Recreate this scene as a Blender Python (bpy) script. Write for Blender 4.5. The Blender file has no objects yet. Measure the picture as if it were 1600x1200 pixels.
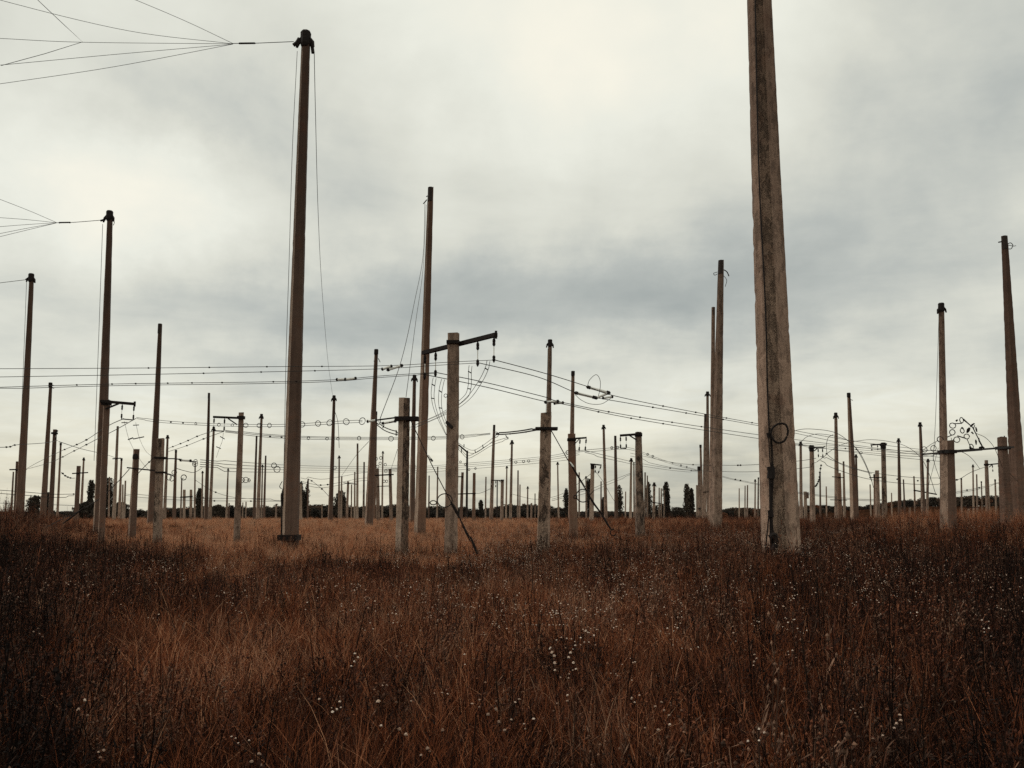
import bpy, math, random
import numpy as np
from mathutils import Vector, Matrix

R = math.radians
S = bpy.context.scene
COL = S.collection
rnd = random.Random(7)

# ------------------------------------------------------------------ camera
F, YH, EYE = 1403.0, 799.0, 1.7            # focal length / horizon row in photo pixels, eye height
PITCH = math.atan((YH - 600.0) / F)
cam = bpy.data.cameras.new('camera')
cam.sensor_width = 36.0
cam.lens = 36.0 * F / 1600.0
cam.clip_start, cam.clip_end = 0.1, 6000.0
camo = bpy.data.objects.new('camera', cam)
COL.objects.link(camo)
camo.location = (0, 0, EYE)
camo.rotation_euler = (math.pi / 2 + PITCH, 0, 0)
S.camera = camo

# ------------------------------------------------------------------ exposure
S.view_settings.view_transform = 'Standard'
S.view_settings.look = 'None'
S.view_settings.exposure = 0.0
S.view_settings.gamma = 1.0
S.render.engine = 'CYCLES'
S.cycles.max_bounces = 4
S.cycles.diffuse_bounces = 3
S.cycles.use_denoising = False

# ------------------------------------------------------------------ sun + sky
SUN_AZ, SUN_EL = R(-78), R(38)             # from the left, a little in front of the camera
sl = bpy.data.lights.new('sun', 'SUN')
sl.energy = 0.75
sl.angle = R(18)
sl.color = (1.0, 0.94, 0.86)
so = bpy.data.objects.new('sun', sl)
COL.objects.link(so)
sdir = Vector((math.sin(SUN_AZ) * math.cos(SUN_EL), math.cos(SUN_AZ) * math.cos(SUN_EL), math.sin(SUN_EL)))
so.rotation_euler = (-sdir).to_track_quat('-Z', 'Y').to_euler()
so.location = sdir * 200


class NT:
    """small helper around a node tree"""
    def __init__(s, tree):
        s.t = tree; s.n = tree.nodes; s.l = tree.links

    def new(s, typ, **kw):
        n = s.n.new(typ)
        for k, v in kw.items():
            setattr(n, k, v)
        return n

    def put(s, sock, v):
        if hasattr(v, 'is_output'):
            s.l.new(v, sock)
        else:
            sock.default_value = v

    def math(s, op, a, b=0.0, clamp=False):
        n = s.new('ShaderNodeMath', operation=op, use_clamp=clamp)
        s.put(n.inputs[0], a); s.put(n.inputs[1], b)
        return n.outputs[0]

    def mix(s, f, a, b, blend='MIX'):
        n = s.new('ShaderNodeMix', data_type='RGBA', blend_type=blend)
        s.put(n.inputs[0], f)
        s.put(n.inputs[6], a if hasattr(a, 'is_output') else (*a, 1))
        s.put(n.inputs[7], b if hasattr(b, 'is_output') else (*b, 1))
        return n.outputs[2]

    def noise(s, vec, scale, detail=4, rough=.55, dist=0.0):
        n = s.new('ShaderNodeTexNoise')
        s.put(n.inputs['Vector'], vec)
        n.inputs['Scale'].default_value = scale
        n.inputs['Detail'].default_value = detail
        n.inputs['Roughness'].default_value = rough
        n.inputs['Distortion'].default_value = dist
        return n

    def ramp(s, f, stops):
        n = s.new('ShaderNodeValToRGB')
        el = n.color_ramp.elements
        while len(el) < len(stops):
            el.new(0.5)
        for e, (p, c) in zip(el, stops):
            e.position = p
            e.color = (*c, 1) if len(c) == 3 else c
        s.put(n.inputs[0], f)
        return n.outputs[0]


def azel(px, py):
    a = (600 - py) / F
    y = math.cos(PITCH) - a * math.sin(PITCH)
    z = math.sin(PITCH) + a * math.cos(PITCH)
    v = Vector(((px - 800) / F, y, z)).normalized()
    return math.atan2(v.x, v.y), math.asin(v.z)


world = bpy.data.worlds.new('World')
S.world = world
world.use_nodes = True
w = NT(world.node_tree)
w.n.clear()
tc = w.new('ShaderNodeTexCoord')
sep = w.new('ShaderNodeSeparateXYZ')
w.l.new(tc.outputs['Generated'], sep.inputs[0])
X, Y, Z = sep.outputs
# clouds lie in a flat layer: project the view direction onto it
zz = w.math('ADD', w.math('MAXIMUM', Z, 0.0), 0.10)
comb = w.new('ShaderNodeCombineXYZ')
w.put(comb.inputs[0], w.math('DIVIDE', X, zz))
w.put(comb.inputs[1], w.math('DIVIDE', Y, zz))
lay = comb.outputs[0]
warp = w.noise(tc.outputs['Generated'], 7.0, 6, .6)
wsep = w.new('ShaderNodeSeparateXYZ')
w.l.new(warp.outputs['Color'], wsep.inputs[0])
az = w.math('ADD', w.math('ARCTAN2', X, Y), w.math('MULTIPLY', w.math('SUBTRACT', wsep.outputs[0], .5), .16))
el = w.math('ADD', w.math('ARCSINE', Z), w.math('MULTIPLY', w.math('SUBTRACT', wsep.outputs[1], .5), .12))
# the broad lighter and darker banks of this overcast sky (direction, size, strength)
BANKS = [(860, 40, 420, 190, .26), (180, 300, 210, 115, .46), (330, 170, 200, 60, -.22), (560, 300, 260, 90, -.07),
         (1420, 300, 330, 150, -.16), (1130, 150, 190, 170, .07), (480, 490, 330, 75, -.30), (1000, 470, 340, 80, -.34), (760, 380, 230, 60, .04),
         (60, 560, 220, 70, .10), (800, 655, 900, 42, .13), (1080, 760, 420, 50, -.16), (240, 700, 380, 60, .10),
         (1480, 640, 260, 60, .03), (1330, 440, 190, 50, -.06), (40, 60, 200, 120, .06), (1560, 60, 220, 130, -.10)]
val = None
for bx, by, rx, ry, st in BANKS:
    a0, e0 = azel(bx, by)
    da = w.math('DIVIDE', w.math('SUBTRACT', az, a0), rx / F)
    de = w.math('DIVIDE', w.math('SUBTRACT', el, e0), ry / F)
    q = w.math('ADD', w.math('MULTIPLY', da, da), w.math('MULTIPLY', de, de))
    g = w.math('MULTIPLY', w.math('EXPONENT', w.math('MULTIPLY', q, -1.0)), st)
    val = g if val is None else w.math('ADD', val, g)
n1 = w.noise(lay, 1.1, 6, .55, .3)
n2 = w.noise(tc.outputs['Generated'], 5.0, 6, .5, .2)
val = w.math('ADD', val, w.math('MULTIPLY', w.math('SUBTRACT', n1.outputs[0], .5), .66))
val = w.math('ADD', val, w.math('MULTIPLY', w.math('SUBTRACT', n2.outputs[0], .5), .70))
n3 = w.noise(lay, 3.2, 9, .62, .6)
val = w.math('ADD', val, w.math('MULTIPLY', w.math('SUBTRACT', n3.outputs[0], .5), .16))
val = w.math('ADD', val, .53, clamp=True)
ccol = w.ramp(val, [(0.0, (.34, .375, .365)), (.28, (.505, .53, .495)), (.52, (.715, .72, .635)),
                    (.76, (.86, .865, .765)), (1.0, (.98, .945, .81))])
low = w.ramp(w.math('ADD', w.math('MULTIPLY', Z, 2.2), w.math('MULTIPLY', w.math('SUBTRACT', n3.outputs[0], .5), .25)), [(0.0, (1.0, .935, .845)), (.10, (1.0, .955, .88)), (.30, (1, 1, 1))])
ccol = w.mix(1.0, ccol, low, 'MULTIPLY')
sky = w.new('ShaderNodeTexSky', sky_type='NISHITA')
sky.sun_disc = False
sky.sun_elevation = SUN_EL
sky.sun_rotation = SUN_AZ
scl = w.new('ShaderNodeVectorMath', operation='SCALE')
w.l.new(ccol, scl.inputs[0])
scl.inputs['Scale'].default_value = 10.0
both = w.mix(.95, sky.outputs[0], scl.outputs[0])
bg = w.new('ShaderNodeBackground')
w.l.new(both, bg.inputs[0])
bg.inputs[1].default_value = 0.1
wo = w.new('ShaderNodeOutputWorld')
w.l.new(bg.outputs[0], wo.inputs[0])


# ------------------------------------------------------------------ materials
def newmat(name):
    m = bpy.data.materials.new(name)
    m.use_nodes = True
    t = NT(m.node_tree)
    t.n.clear()
    b = t.new('ShaderNodeBsdfPrincipled')
    o = t.new('ShaderNodeOutputMaterial')
    t.l.new(b.outputs[0], o.inputs[0])
    b.inputs['Specular IOR Level'].default_value = .25
    return m, t, b


def plain(name, col, rough=.7, vary=.35, scale=6, metallic=0.0):
    m, t, b = newmat(name)
    c = t.new('ShaderNodeTexCoord').outputs['Object']
    n = t.noise(c, scale, 5)
    k = t.ramp(n.outputs[0], [(.3, tuple(x * (1 - vary) for x in col)), (.7, tuple(min(1, x * (1 + vary)) for x in col))])
    t.l.new(k, b.inputs['Base Color'])
    b.inputs['Roughness'].default_value = rough
    b.inputs['Metallic'].default_value = metallic
    return m


def concrete(name, base, dark, pits=0.0, rust=0.0, bump=.25):
    m, t, b = newmat(name)
    co = t.new('ShaderNodeTexCoord').outputs['Object']
    oi = t.new('ShaderNodeObjectInfo')
    off = t.new('ShaderNodeVectorMath', operation='MULTIPLY_ADD')
    t.l.new(co, off.inputs[0])
    off.inputs[1].default_value = (1, 1, 1)
    cx = t.new('ShaderNodeCombineXYZ')
    r = t.math('MULTIPLY', oi.outputs['Random'], 71.0)
    t.put(cx.inputs[0], r); t.put(cx.inputs[1], r); t.put(cx.inputs[2], r)
    t.l.new(cx.outputs[0], off.inputs[2])
    v = off.outputs[0]
    st = t.new('ShaderNodeMapping')
    st.inputs['Scale'].default_value = (7, 7, .45)
    t.l.new(v, st.inputs[0])
    streak = t.noise(st.outputs[0], 1.0, 5, .65)
    big = t.noise(v, .55, 5, .6)
    fine = t.noise(v, 26, 6, .75)
    spk = t.noise(v, 70, 2, .6)
    f = t.math('ADD', t.math('MULTIPLY', streak.outputs[0], .55), t.math('MULTIPLY', big.outputs[0], .5))
    f = t.math('ADD', f, t.math('MULTIPLY', fine.outputs[0], .45))
    c = t.ramp(f, [(.52, dark), (.88, base)])
    c = t.mix(t.math('MULTIPLY', t.math('SUBTRACT', spk.outputs[0], .5), 1.6, True), c, tuple(x * .35 for x in dark))
    # brown lichen / iron patches
    pt = t.noise(v, 1.9, 5, .7, .4)
    c = t.mix(t.math('MULTIPLY', t.ramp(pt.outputs[0], [(.52, (0, 0, 0)), (.68, (1, 1, 1))]), .35 + rust), c, (.19, .085, .05))
    hgt = t.math('MULTIPLY', fine.outputs[0], .6)
    if pits:
        vm = t.new('ShaderNodeMapping')
        vm.inputs['Scale'].default_value = (9, 9, 3.2)
        t.l.new(v, vm.inputs[0])
        wob = t.noise(v, 6, 4, .7)
        vv = t.new('ShaderNodeVectorMath', operation='MULTIPLY_ADD')
        t.l.new(wob.outputs['Color'], vv.inputs[0])
        vv.inputs[1].default_value = (1.6, 1.6, 1.6)
        t.l.new(vm.outputs[0], vv.inputs[2])
        vo = t.noise(vv.outputs[0], .55, 5, .75)
        pit = t.ramp(vo.outputs[0], [(.50, (0, 0, 0)), (.59, (1, 1, 1))])
        c = t.mix(t.math('MULTIPLY', pit, pits), c, tuple(x * .22 for x in dark))
        hgt = t.math('SUBTRACT', hgt, t.math('MULTIPLY', pit, 1.6))
        hgt = t.math('ADD', hgt, t.math('MULTIPLY', t.noise(v, 11, 5, .7).outputs[0], 1.4))
    # every pole its own tint
    tint = t.ramp(oi.outputs['Random'], [(0, (.78, .75, .72)), (.5, (.95, .93, .9)), (1, (1.1, 1.03, .97))])
    c = t.mix(1.0, c, tint, 'MULTIPLY')
    # upper length darkened in the colour, standing in for vignetting
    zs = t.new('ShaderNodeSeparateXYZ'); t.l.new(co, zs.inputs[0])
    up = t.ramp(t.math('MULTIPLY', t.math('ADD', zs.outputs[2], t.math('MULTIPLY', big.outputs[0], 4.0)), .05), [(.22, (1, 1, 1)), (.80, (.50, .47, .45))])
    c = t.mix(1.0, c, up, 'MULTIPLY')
    # darker brown towards the foot
    foot_dark = t.ramp(t.math('ADD', zs.outputs[2], t.math('MULTIPLY', fine.outputs[0], .9)), [(.35, (1, 1, 1)), (1.0, (0, 0, 0))])
    c = t.mix(t.math('MULTIPLY', foot_dark, .6), c, (.060, .034, .022))
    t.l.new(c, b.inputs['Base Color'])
    b.inputs['Roughness'].default_value = .92
    bp = t.new('ShaderNodeBump')
    bp.inputs['Strength'].default_value = bump
    bp.inputs['Distance'].default_value = .05
    t.put(bp.inputs['Height'], hgt)
    t.l.new(bp.outputs[0], b.inputs['Normal'])
    return m


M = {}
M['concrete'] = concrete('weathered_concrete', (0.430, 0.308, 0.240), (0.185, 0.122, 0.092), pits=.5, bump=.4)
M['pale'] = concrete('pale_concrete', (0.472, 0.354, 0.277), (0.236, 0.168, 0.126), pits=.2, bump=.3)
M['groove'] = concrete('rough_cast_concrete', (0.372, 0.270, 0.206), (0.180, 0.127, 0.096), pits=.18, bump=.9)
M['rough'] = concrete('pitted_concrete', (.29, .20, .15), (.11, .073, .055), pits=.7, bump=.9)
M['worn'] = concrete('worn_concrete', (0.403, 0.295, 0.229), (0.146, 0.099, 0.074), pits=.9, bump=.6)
M['dim'] = concrete('stained_shaded_concrete', (.175, .112, .085), (.072, .044, .033), rust=.1)  # stained; also the darker shaded faces painted beside lit left strips
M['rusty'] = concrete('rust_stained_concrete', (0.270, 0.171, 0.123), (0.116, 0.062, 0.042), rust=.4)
M['steel'] = plain('dark_rusty_steel', (.014, .009, .0075), .85, .5, 9)
M['red'] = plain('red_brown_rust', (.12, .032, .018), .85, .4, 7)
M['wire'] = plain('tarnished_wire', (.03, .026, .022), .6, .3, 3)
M['glaze'] = plain('white_porcelain', (.80, .78, .72), .3, .06, 12)
M['tar'] = plain('dark_damp_concrete', (.030, .021, .017), .85, .5, 14)
M['bark'] = plain('grey_brown_bark', (.075, .055, .042), .9, .4, 5)


# ------------------------------------------------------------------ terrain shape
def sstep(t):
    t = np.clip(t, 0, 1)
    return t * t * (3 - 2 * t)


def vnoise(x, y, seed=0):
    x = np.asarray(x, float); y = np.asarray(y, float)
    xi = np.floor(x).astype(np.int64); yi = np.floor(y).astype(np.int64)
    fx = sstep(x - xi); fy = sstep(y - yi)

    def h(a, b):
        n = (a * 374761393 + b * 668265263 + seed * 974711) & 0x7fffffff
        n = ((n ^ (n >> 13)) * 1274126177) & 0x7fffffff
        return ((n ^ (n >> 16)) & 0xffff) / 65535.0
    return (h(xi, yi) * (1 - fx) + h(xi + 1, yi) * fx) * (1 - fy) + (h(xi, yi + 1) * (1 - fx) + h(xi + 1, yi + 1) * fx) * fy


def fbm(x, y, seed=0, n=3):
    s = 0; a = .5; tot = 0
    for i in range(n):
        s = s + a * vnoise(np.asarray(x) * 2 ** i, np.asarray(y) * 2 ** i, seed + i)
        tot += a; a *= .5
    return s / tot


def ground_z(x, y):
    x = np.asarray(x, float); y = np.asarray(y, float)
    d = np.hypot(x, y)
    z = (fbm(x / 9, y / 9, 3) - .5) * .30 * sstep(d / 12) + (fbm(x / 40, y / 40, 5) - .5) * .35 * sstep((d - 20) / 60)
    px = 800 + F * x / np.maximum(y, 1)
    z = z + .45 * sstep((y - 38) / 37) - .008 * np.maximum(y - 95, 0) * (1 - sstep((y - 700) / 400))   # a low crest, then a long gentle fall
    z = z + .55 * sstep((px - 1230) / 250) * sstep((y - 20) / 12) * (1 - sstep((y - 55) / 30))            # swells at both sides
    z = z + .50 * sstep((150 - px) / 110) * sstep((y - 34) / 10) * (1 - sstep((y - 62) / 25))
    for mx, my, mr, mh in ((6.6, 22.0, 4.5, .26), (-8.2, 33.0, 5.0, .26)):                                 # low humps under the two big masts
        z = z + mh * np.exp(-((x - mx) ** 2 + (y - my) ** 2) / mr ** 2)
    z = z + 7.0 * sstep((y - 330) / 140) * sstep((px - 1120) / 330)
    return z


# ------------------------------------------------------------------ mesh helpers
class MB:
    def __init__(s):
        s.v = []; s.f = []; s.m = []

    def add(s, vs, fs, mi=0):
        o = len(s.v)
        s.v += [tuple(p) for p in vs]
        s.f += [tuple(i + o for i in f) for f in fs]
        s.m += [mi] * len(fs)

    def box(s, c, sx, sy, sz, mi=0, rot=None):
        vs = []
        for dz in (-.5, .5):
            for dx, dy in ((-.5, -.5), (.5, -.5), (.5, .5), (-.5, .5)):
                p = Vector((dx * sx, dy * sy, dz * sz))
                if rot is not None:
                    p = rot @ p
                vs.append(Vector(c) + p)
        s.add(vs, [(3, 2, 1, 0), (4, 5, 6, 7), (0, 1, 5, 4), (1, 2, 6, 5), (2, 3, 7, 6), (3, 0, 4, 7)], mi)

    def bar(s, a, b, w_, h_, mi=0):
        a = Vector(a); b = Vector(b)
        z = (b - a)
        q = z.to_track_quat('X', 'Z').to_matrix()
        s.box((a + b) / 2, z.length, w_, h_, mi, q)

    def tube(s, pts, rad, n=5, mi=0, cap=True):
        pts = [Vector(p) for p in pts]
        rs = rad if isinstance(rad, (list, tuple)) else [rad] * len(pts)
        vs = []
        up = Vector((.13, .21, .97))
        for i, p in enumerate(pts):
            t = pts[min(i + 1, len(pts) - 1)] - pts[max(i - 1, 0)]
            if t.length < 1e-9:
                t = Vector((0, 0, 1))
            t.normalize()
            u = up if abs(t.dot(up)) < .95 else Vector((1, 0, 0))
            a = t.cross(u).normalized(); b = t.cross(a)
            for k in range(n):
                an = 2 * math.pi * k / n
                vs.append(p + (a * math.cos(an) + b * math.sin(an)) * rs[i])
        fs = []
        for i in range(len(pts) - 1):
            for k in range(n):
                k2 = (k + 1) % n
                fs.append((i * n + k, i * n + k2, (i + 1) * n + k2, (i + 1) * n + k))
        if cap:
            fs.append(tuple(range(n - 1, -1, -1)))
            o = (len(pts) - 1) * n
            fs.append(tuple(o + k for k in range(n)))
        s.add(vs, fs, mi)

    def ring(s, c, r, rad, ax, n=16, mi=0):
        ax = Vector(ax).normalized()
        u = ax.orthogonal().normalized(); v = ax.cross(u)
        pts = [Vector(c) + (u * math.cos(2 * math.pi * k / n) + v * math.sin(2 * math.pi * k / n)) * r for k in range(n + 1)]
        s.tube(pts, rad, 5, mi, False)

    def mesh(s, name, mats, smooth=False):
        me = bpy.data.meshes.new(name)
        me.from_pydata(s.v, [], s.f)
        for m in mats:
            me.materials.append(m)
        if len(mats) > 1:
            me.polygons.foreach_set('material_index', s.m)
        if smooth:
            me.polygons.foreach_set('use_smooth', [True] * len(s.f))
        me.update()
        return me

    def build(s, name, mats, parent=None, smooth=False):
        if not isinstance(mats, (list, tuple)):
            mats = [mats]
        o = bpy.data.objects.new(name, s.mesh(name, mats, smooth))
        COL.objects.link(o)
        o.parent = parent
        return o


LABELS = {}


def tag(o, label, cat, group=None, kind=None):
    n = len(label.split())
    if not 4 <= n <= 16:
        print('LABEL LENGTH', n, label)
    if label in LABELS and kind is None:
        print('LABEL REPEAT', label)
    LABELS[label] = o
    o['label'] = label
    if cat:
        o['category'] = cat
    if group:
        o['group'] = group
    if kind:
        o['kind'] = kind


def empty(name, loc):
    o = bpy.data.objects.new(name, None)
    o.empty_display_size = .3
    COL.objects.link(o)
    o.location = loc
    return o


def at(px, py, d):
    """point at distance d (metres along the ground) seen in the photo at px, py"""
    a = (600 - py) / F
    y = math.cos(PITCH) - a * math.sin(PITCH)
    z = math.sin(PITCH) + a * math.cos(PITCH)
    return Vector(((px - 800) / F / y * d, d, EYE + z / y * d))


def px2m(d):
    return d / F


# ------------------------------------------------------------------ ground
gx = np.concatenate([-np.geomspace(2500, 1.2, 60), np.linspace(-1, 1, 3), np.geomspace(1.2, 2500, 60)])
gy = np.concatenate([-np.geomspace(300, 1, 14), np.linspace(-.5, 60, 90), np.geomspace(61.5, 3500, 70)])
GX, GY = np.meshgrid(gx, gy)
GZ = ground_z(GX, GY)
nx, ny = len(gx), len(gy)
gv = np.stack([GX.ravel(), GY.ravel(), GZ.ravel()], 1)
gf = [(j * nx + i, j * nx + i + 1, (j + 1) * nx + i + 1, (j + 1) * nx + i) for j in range(ny - 1) for i in range(nx - 1)]
me = bpy.data.meshes.new('ground')
me.from_pydata(gv.tolist(), [], gf)
me.polygons.foreach_set('use_smooth', [True] * len(gf))
m, t, b = newmat('field_thatch')
co = t.new('ShaderNodeNewGeometry').outputs['Position']
na = t.noise(co, .25, 5, .6); nb = t.noise(co, 9, 6, .75)
c1 = t.ramp(na.outputs[0], [(.35, (.028, .015, .010)), (.65, (.075, .036, .021))])
c2 = t.ramp(nb.outputs[0], [(.3, (.35, .33, .32)), (.7, (1.2, 1.1, 1.0))])
t.l.new(t.mix(1.0, c1, c2, 'MULTIPLY'), b.inputs['Base Color'])
b.inputs['Roughness'].default_value = 1.0
b.inputs['Specular IOR Level'].default_value = 0.0
bp = t.new('ShaderNodeBump'); bp.inputs['Distance'].default_value = .08
t.l.new(nb.outputs[0], bp.inputs['Height']); t.l.new(bp.outputs[0], b.inputs['Normal'])
me.materials.append(m)
gobj = bpy.data.objects.new('ground', me)
COL.objects.link(gobj)
gobj['kind'] = 'structure'
gobj['label'] = 'flat field of brown earth and dead thatch'

# ------------------------------------------------------------------ poles
SECT = {   # cross sections seen from above, camera towards -y; the last figure is the material of the side that starts there
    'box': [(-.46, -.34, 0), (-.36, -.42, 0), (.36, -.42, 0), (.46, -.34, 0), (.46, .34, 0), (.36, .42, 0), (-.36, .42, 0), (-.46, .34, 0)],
    'left': [(-.50, .10, 1), (-.20, -.36, 0), (.50, -.30, 0), (.48, .30, 0), (.1, .42, 0), (-.40, .34, 0)],  # left side takes a lighter material: its lit look is painted
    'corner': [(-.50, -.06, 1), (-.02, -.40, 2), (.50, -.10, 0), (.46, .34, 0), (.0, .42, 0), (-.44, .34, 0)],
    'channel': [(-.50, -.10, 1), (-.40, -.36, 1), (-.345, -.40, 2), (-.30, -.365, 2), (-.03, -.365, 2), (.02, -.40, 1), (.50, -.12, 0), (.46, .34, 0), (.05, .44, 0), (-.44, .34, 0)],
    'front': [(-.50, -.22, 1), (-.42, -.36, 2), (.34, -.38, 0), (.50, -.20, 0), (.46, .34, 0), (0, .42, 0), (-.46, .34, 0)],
    'round': [(.5 * math.cos(a), .5 * math.sin(a), 0) for a in [math.pi * 2 * k / 10 for k in range(10)]],
}
FAR = 'distant poles standing across the field'
MID = 'tall masts rising over the field'
SHORT = 'short concrete posts in the grass'
POLES = []


def pole(label, xt, yt, xb, yb, wb, wt, kind='mast', d=None, cap=None, sect='box', mats=None, yaw=None, group=None, rings=None,
         top_y=None, rough=.012):
    name = {'mast': 'concrete_mast', 'post': 'concrete_post'}[kind]
    if d is None:
        d = (880.0 if kind == 'mast' else 560.0) / wb
        d = min(max(d, 30), 255) * rnd.uniform(.9, 1.08)
    A = at(xb, yb, d); B = at(xt, yt, d)
    if top_y is not None:                                   # leaves the picture: carry the line on to its real height
        k = (top_y - A.z) / (B.z - A.z)
        w_top = wb + (wt - wb) * k
        B = A + (B - A) * k
        wt = w_top
    dirv = (B - A) / (B.z - A.z)
    # ground under the pole
    g = A.copy()
    for _ in range(4):
        gz = float(ground_z(g.x, g.y))
        g = A + dirv * (gz - A.z)
    root = empty(name, (g.x, g.y, gz))
    tag(root, label, kind, group or (FAR if wb < 4.6 else MID if kind == 'mast' else SHORT))
    H = B.z - gz
    pm = px2m(d)
    if rings is None:
        rings = 90 if wb >= 16 else 30 if wb >= 9 else 10 if wb >= 5 else 5
    if yaw is None:
        yaw = rnd.uniform(-.5, .5) if sect == 'box' else 0.0
    sec = SECT[sect]
    n = len(sec)
    mb = MB()
    vs = []
    bend = rnd.uniform(-1, 1) * .0015 * H
    def width(z):
        kk = (z + gz - A.z) / (B.z - A.z)
        return (wb + (wt - wb) * kk) * pm
    for i in range(rings + 1):
        z = -.35 + (H + .35) * i / rings
        wd = width(z) * (1 + rnd.uniform(-1, 1) * rough * .6)
        c = dirv * z + Vector((bend * math.sin(math.pi * max(z, 0) / H), 0, 0))
        for (u, v, _) in sec:
            cu = math.cos(yaw); su = math.sin(yaw)
            u2, v2 = u * cu - v * su, u * su + v * cu
            j = rough * wd
            chip = 1.0
            if wb >= 16 and rnd.random() < .06:
                chip = 1 - rnd.uniform(.012, .055)
            vs.append((c.x + u2 * wd * chip + rnd.uniform(-j, j), c.y + v2 * wd * chip + rnd.uniform(-j, j), z + (rnd.uniform(-.02, .02) if i == rings and wb > 9 else 0)))
    fs = []; ms = []
    for i in range(rings):
        for k in range(n):
            k2 = (k + 1) % n
            fs.append((i * n + k, i * n + k2, (i + 1) * n + k2, (i + 1) * n + k)); ms.append(sec[k][2])
    fs.append(tuple(rings * n + k for k in range(n))); ms.append(0)
    mb.add(vs, fs); mb.m = ms
    if mats is None:
        mats = rnd.choice([['concrete'], ['concrete'], ['dim'], ['pale'], ['worn']])
    if len(mats) < 3:
        mats = (mats * 3)[:3]
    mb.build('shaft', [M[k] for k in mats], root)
    P = dict(root=root, d=d, g=Vector((g.x, g.y, gz)), dirv=dirv, H=H, pm=pm, width=width, A=A, B=B, label=label)
    P['loc'] = lambda z: dirv * z                            # local axis point at height z above ground
    def at_row(py):                                         # local height where the axis crosses photo row py
        lo, hi = 0.0, H
        for _ in range(30):
            mid = (lo + hi) / 2
            wp = P['g'] + dirv * mid
            yy = 600 - F * math.tan(math.atan2(wp.z - EYE, wp.y) - PITCH)
            if yy > py: lo = mid
            else: hi = mid
        return lo
    P['row'] = at_row
    if cap:
        wt_m = wt * pm
        big = wt >= 3.2
        ch = wt_m * {'cap': 1.6, 'arrow': 1.9, 'long': 2.6, 'point': 1.7}[cap]
        c0 = dirv * (H - ch * .5)
        cb = MB()
        nn = 8
        pr = [(-ch * .5, .50), (-ch * .3, .62), (ch * .3, .60), (ch * .42, .62), (ch * .54, .50), (ch * .56, .2)]
        if cap == 'long':
            pr = [(-ch * .5, .50), (ch * .5, .49), (ch * .52, .38), (ch * .53, .2)]
        if cap == 'point':
            pr = [(-ch * .5, .50), (-ch * .38, .54), (-ch * .05, .50), (ch * .15, .22), (ch * .45, .10), (ch * .5, .03)]
        cvs = []; cfs = []
        for i, (z, r) in enumerate(pr):
            for k in range(nn):
                an = 2 * math.pi * (k + .5) / nn
                cvs.append((c0.x + dirv.x * z + math.cos(an) * r * wt_m * 1.04, c0.y + math.sin(an) * r * wt_m * 1.04, c0.z + z))
        for i in range(len(pr) - 1):
            for k in range(nn):
                k2 = (k + 1) % nn
                cfs.append((i * nn + k, i * nn + k2, (i + 1) * nn + k2, (i + 1) * nn + k))
        cfs.append(tuple((len(pr) - 1) * nn + k for k in range(nn)))
        cb.add(cvs, cfs)
        cb.build('mast_cap', M['tar' if cap == 'long' else 'steel'], root)
        if cap == 'arrow':
            for sgn in (-1, 1):
                fb = MB()
                z0 = H - ch * .35
                a = dirv * z0 + Vector((sgn * wt_m * .35, -.1 * wt_m, 0))
                e = dirv * (z0 - wt_m * rnd.uniform(1.25, 1.7)) + Vector((sgn * wt_m * rnd.uniform(.85, 1.15), -.15 * wt_m, 0))
                mid = a.lerp(e, .5) + Vector((sgn * wt_m * .12, 0, 0))
                fb.tube([a, mid, e], [wt_m * .2, wt_m * .3, wt_m * .16], 4)
                fb.build('bracket', M['steel'], root)
    POLES.append(P)
    return P


def clamp(P, row, wide=1.35, high=.9, name='clamp_band', mat='steel', off=0.0):
    z = P['row'](row)
    wd = P['width'](z)
    c = P['loc'](z)
    mb = MB()
    mb.box((c.x + off * wd, c.y, c.z), wd * wide, wd * 1.15, wd * high)
    return mb.build(name, M[mat], P['root'])


def bottle(mb, a, b, r, mi=0):
    """ribbed insulator fitting from a to b"""
    a = Vector(a); b = Vector(b)
    ks = [0, .12, .22, .4, .6, .78, .92, 1]
    rs = [.3, .45, .8, 1, .82, 1, .7, .3]
    mb.tube([a.lerp(b, k) for k in ks], [r * q for q in rs], 8, mi)


def insulator(root, a, b, r, name='insulator', ends=.36):
    """white rod between two dark fittings, a -> b in the root's space"""
    a = Vector(a); b = Vector(b)
    mb = MB()
    mb.tube([a.lerp(b, ends * .8), b.lerp(a, ends * .8)], r * .34, 6)
    o = mb.build(name, M['glaze'], root)
    for p, q in ((a, a.lerp(b, ends)), (b, b.lerp(a, ends * .8))):
        mb = MB()
        bottle(mb, p, q, r)
        mb.build('insulator_fitting', M['steel'], o)
    return o


def small_insulator(root, a, b, r):
    a = Vector(a); b = Vector(b)
    mb = MB()
    bottle(mb, a, a.lerp(b, .4), r, 1)
    mb.tube([a.lerp(b, .38), a.lerp(b, .66)], r * .25, 5, 0)
    bottle(mb, b, b.lerp(a, .36), r, 1)
    return mb.build('insulator', [M['glaze'], M['steel']], root)


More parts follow.
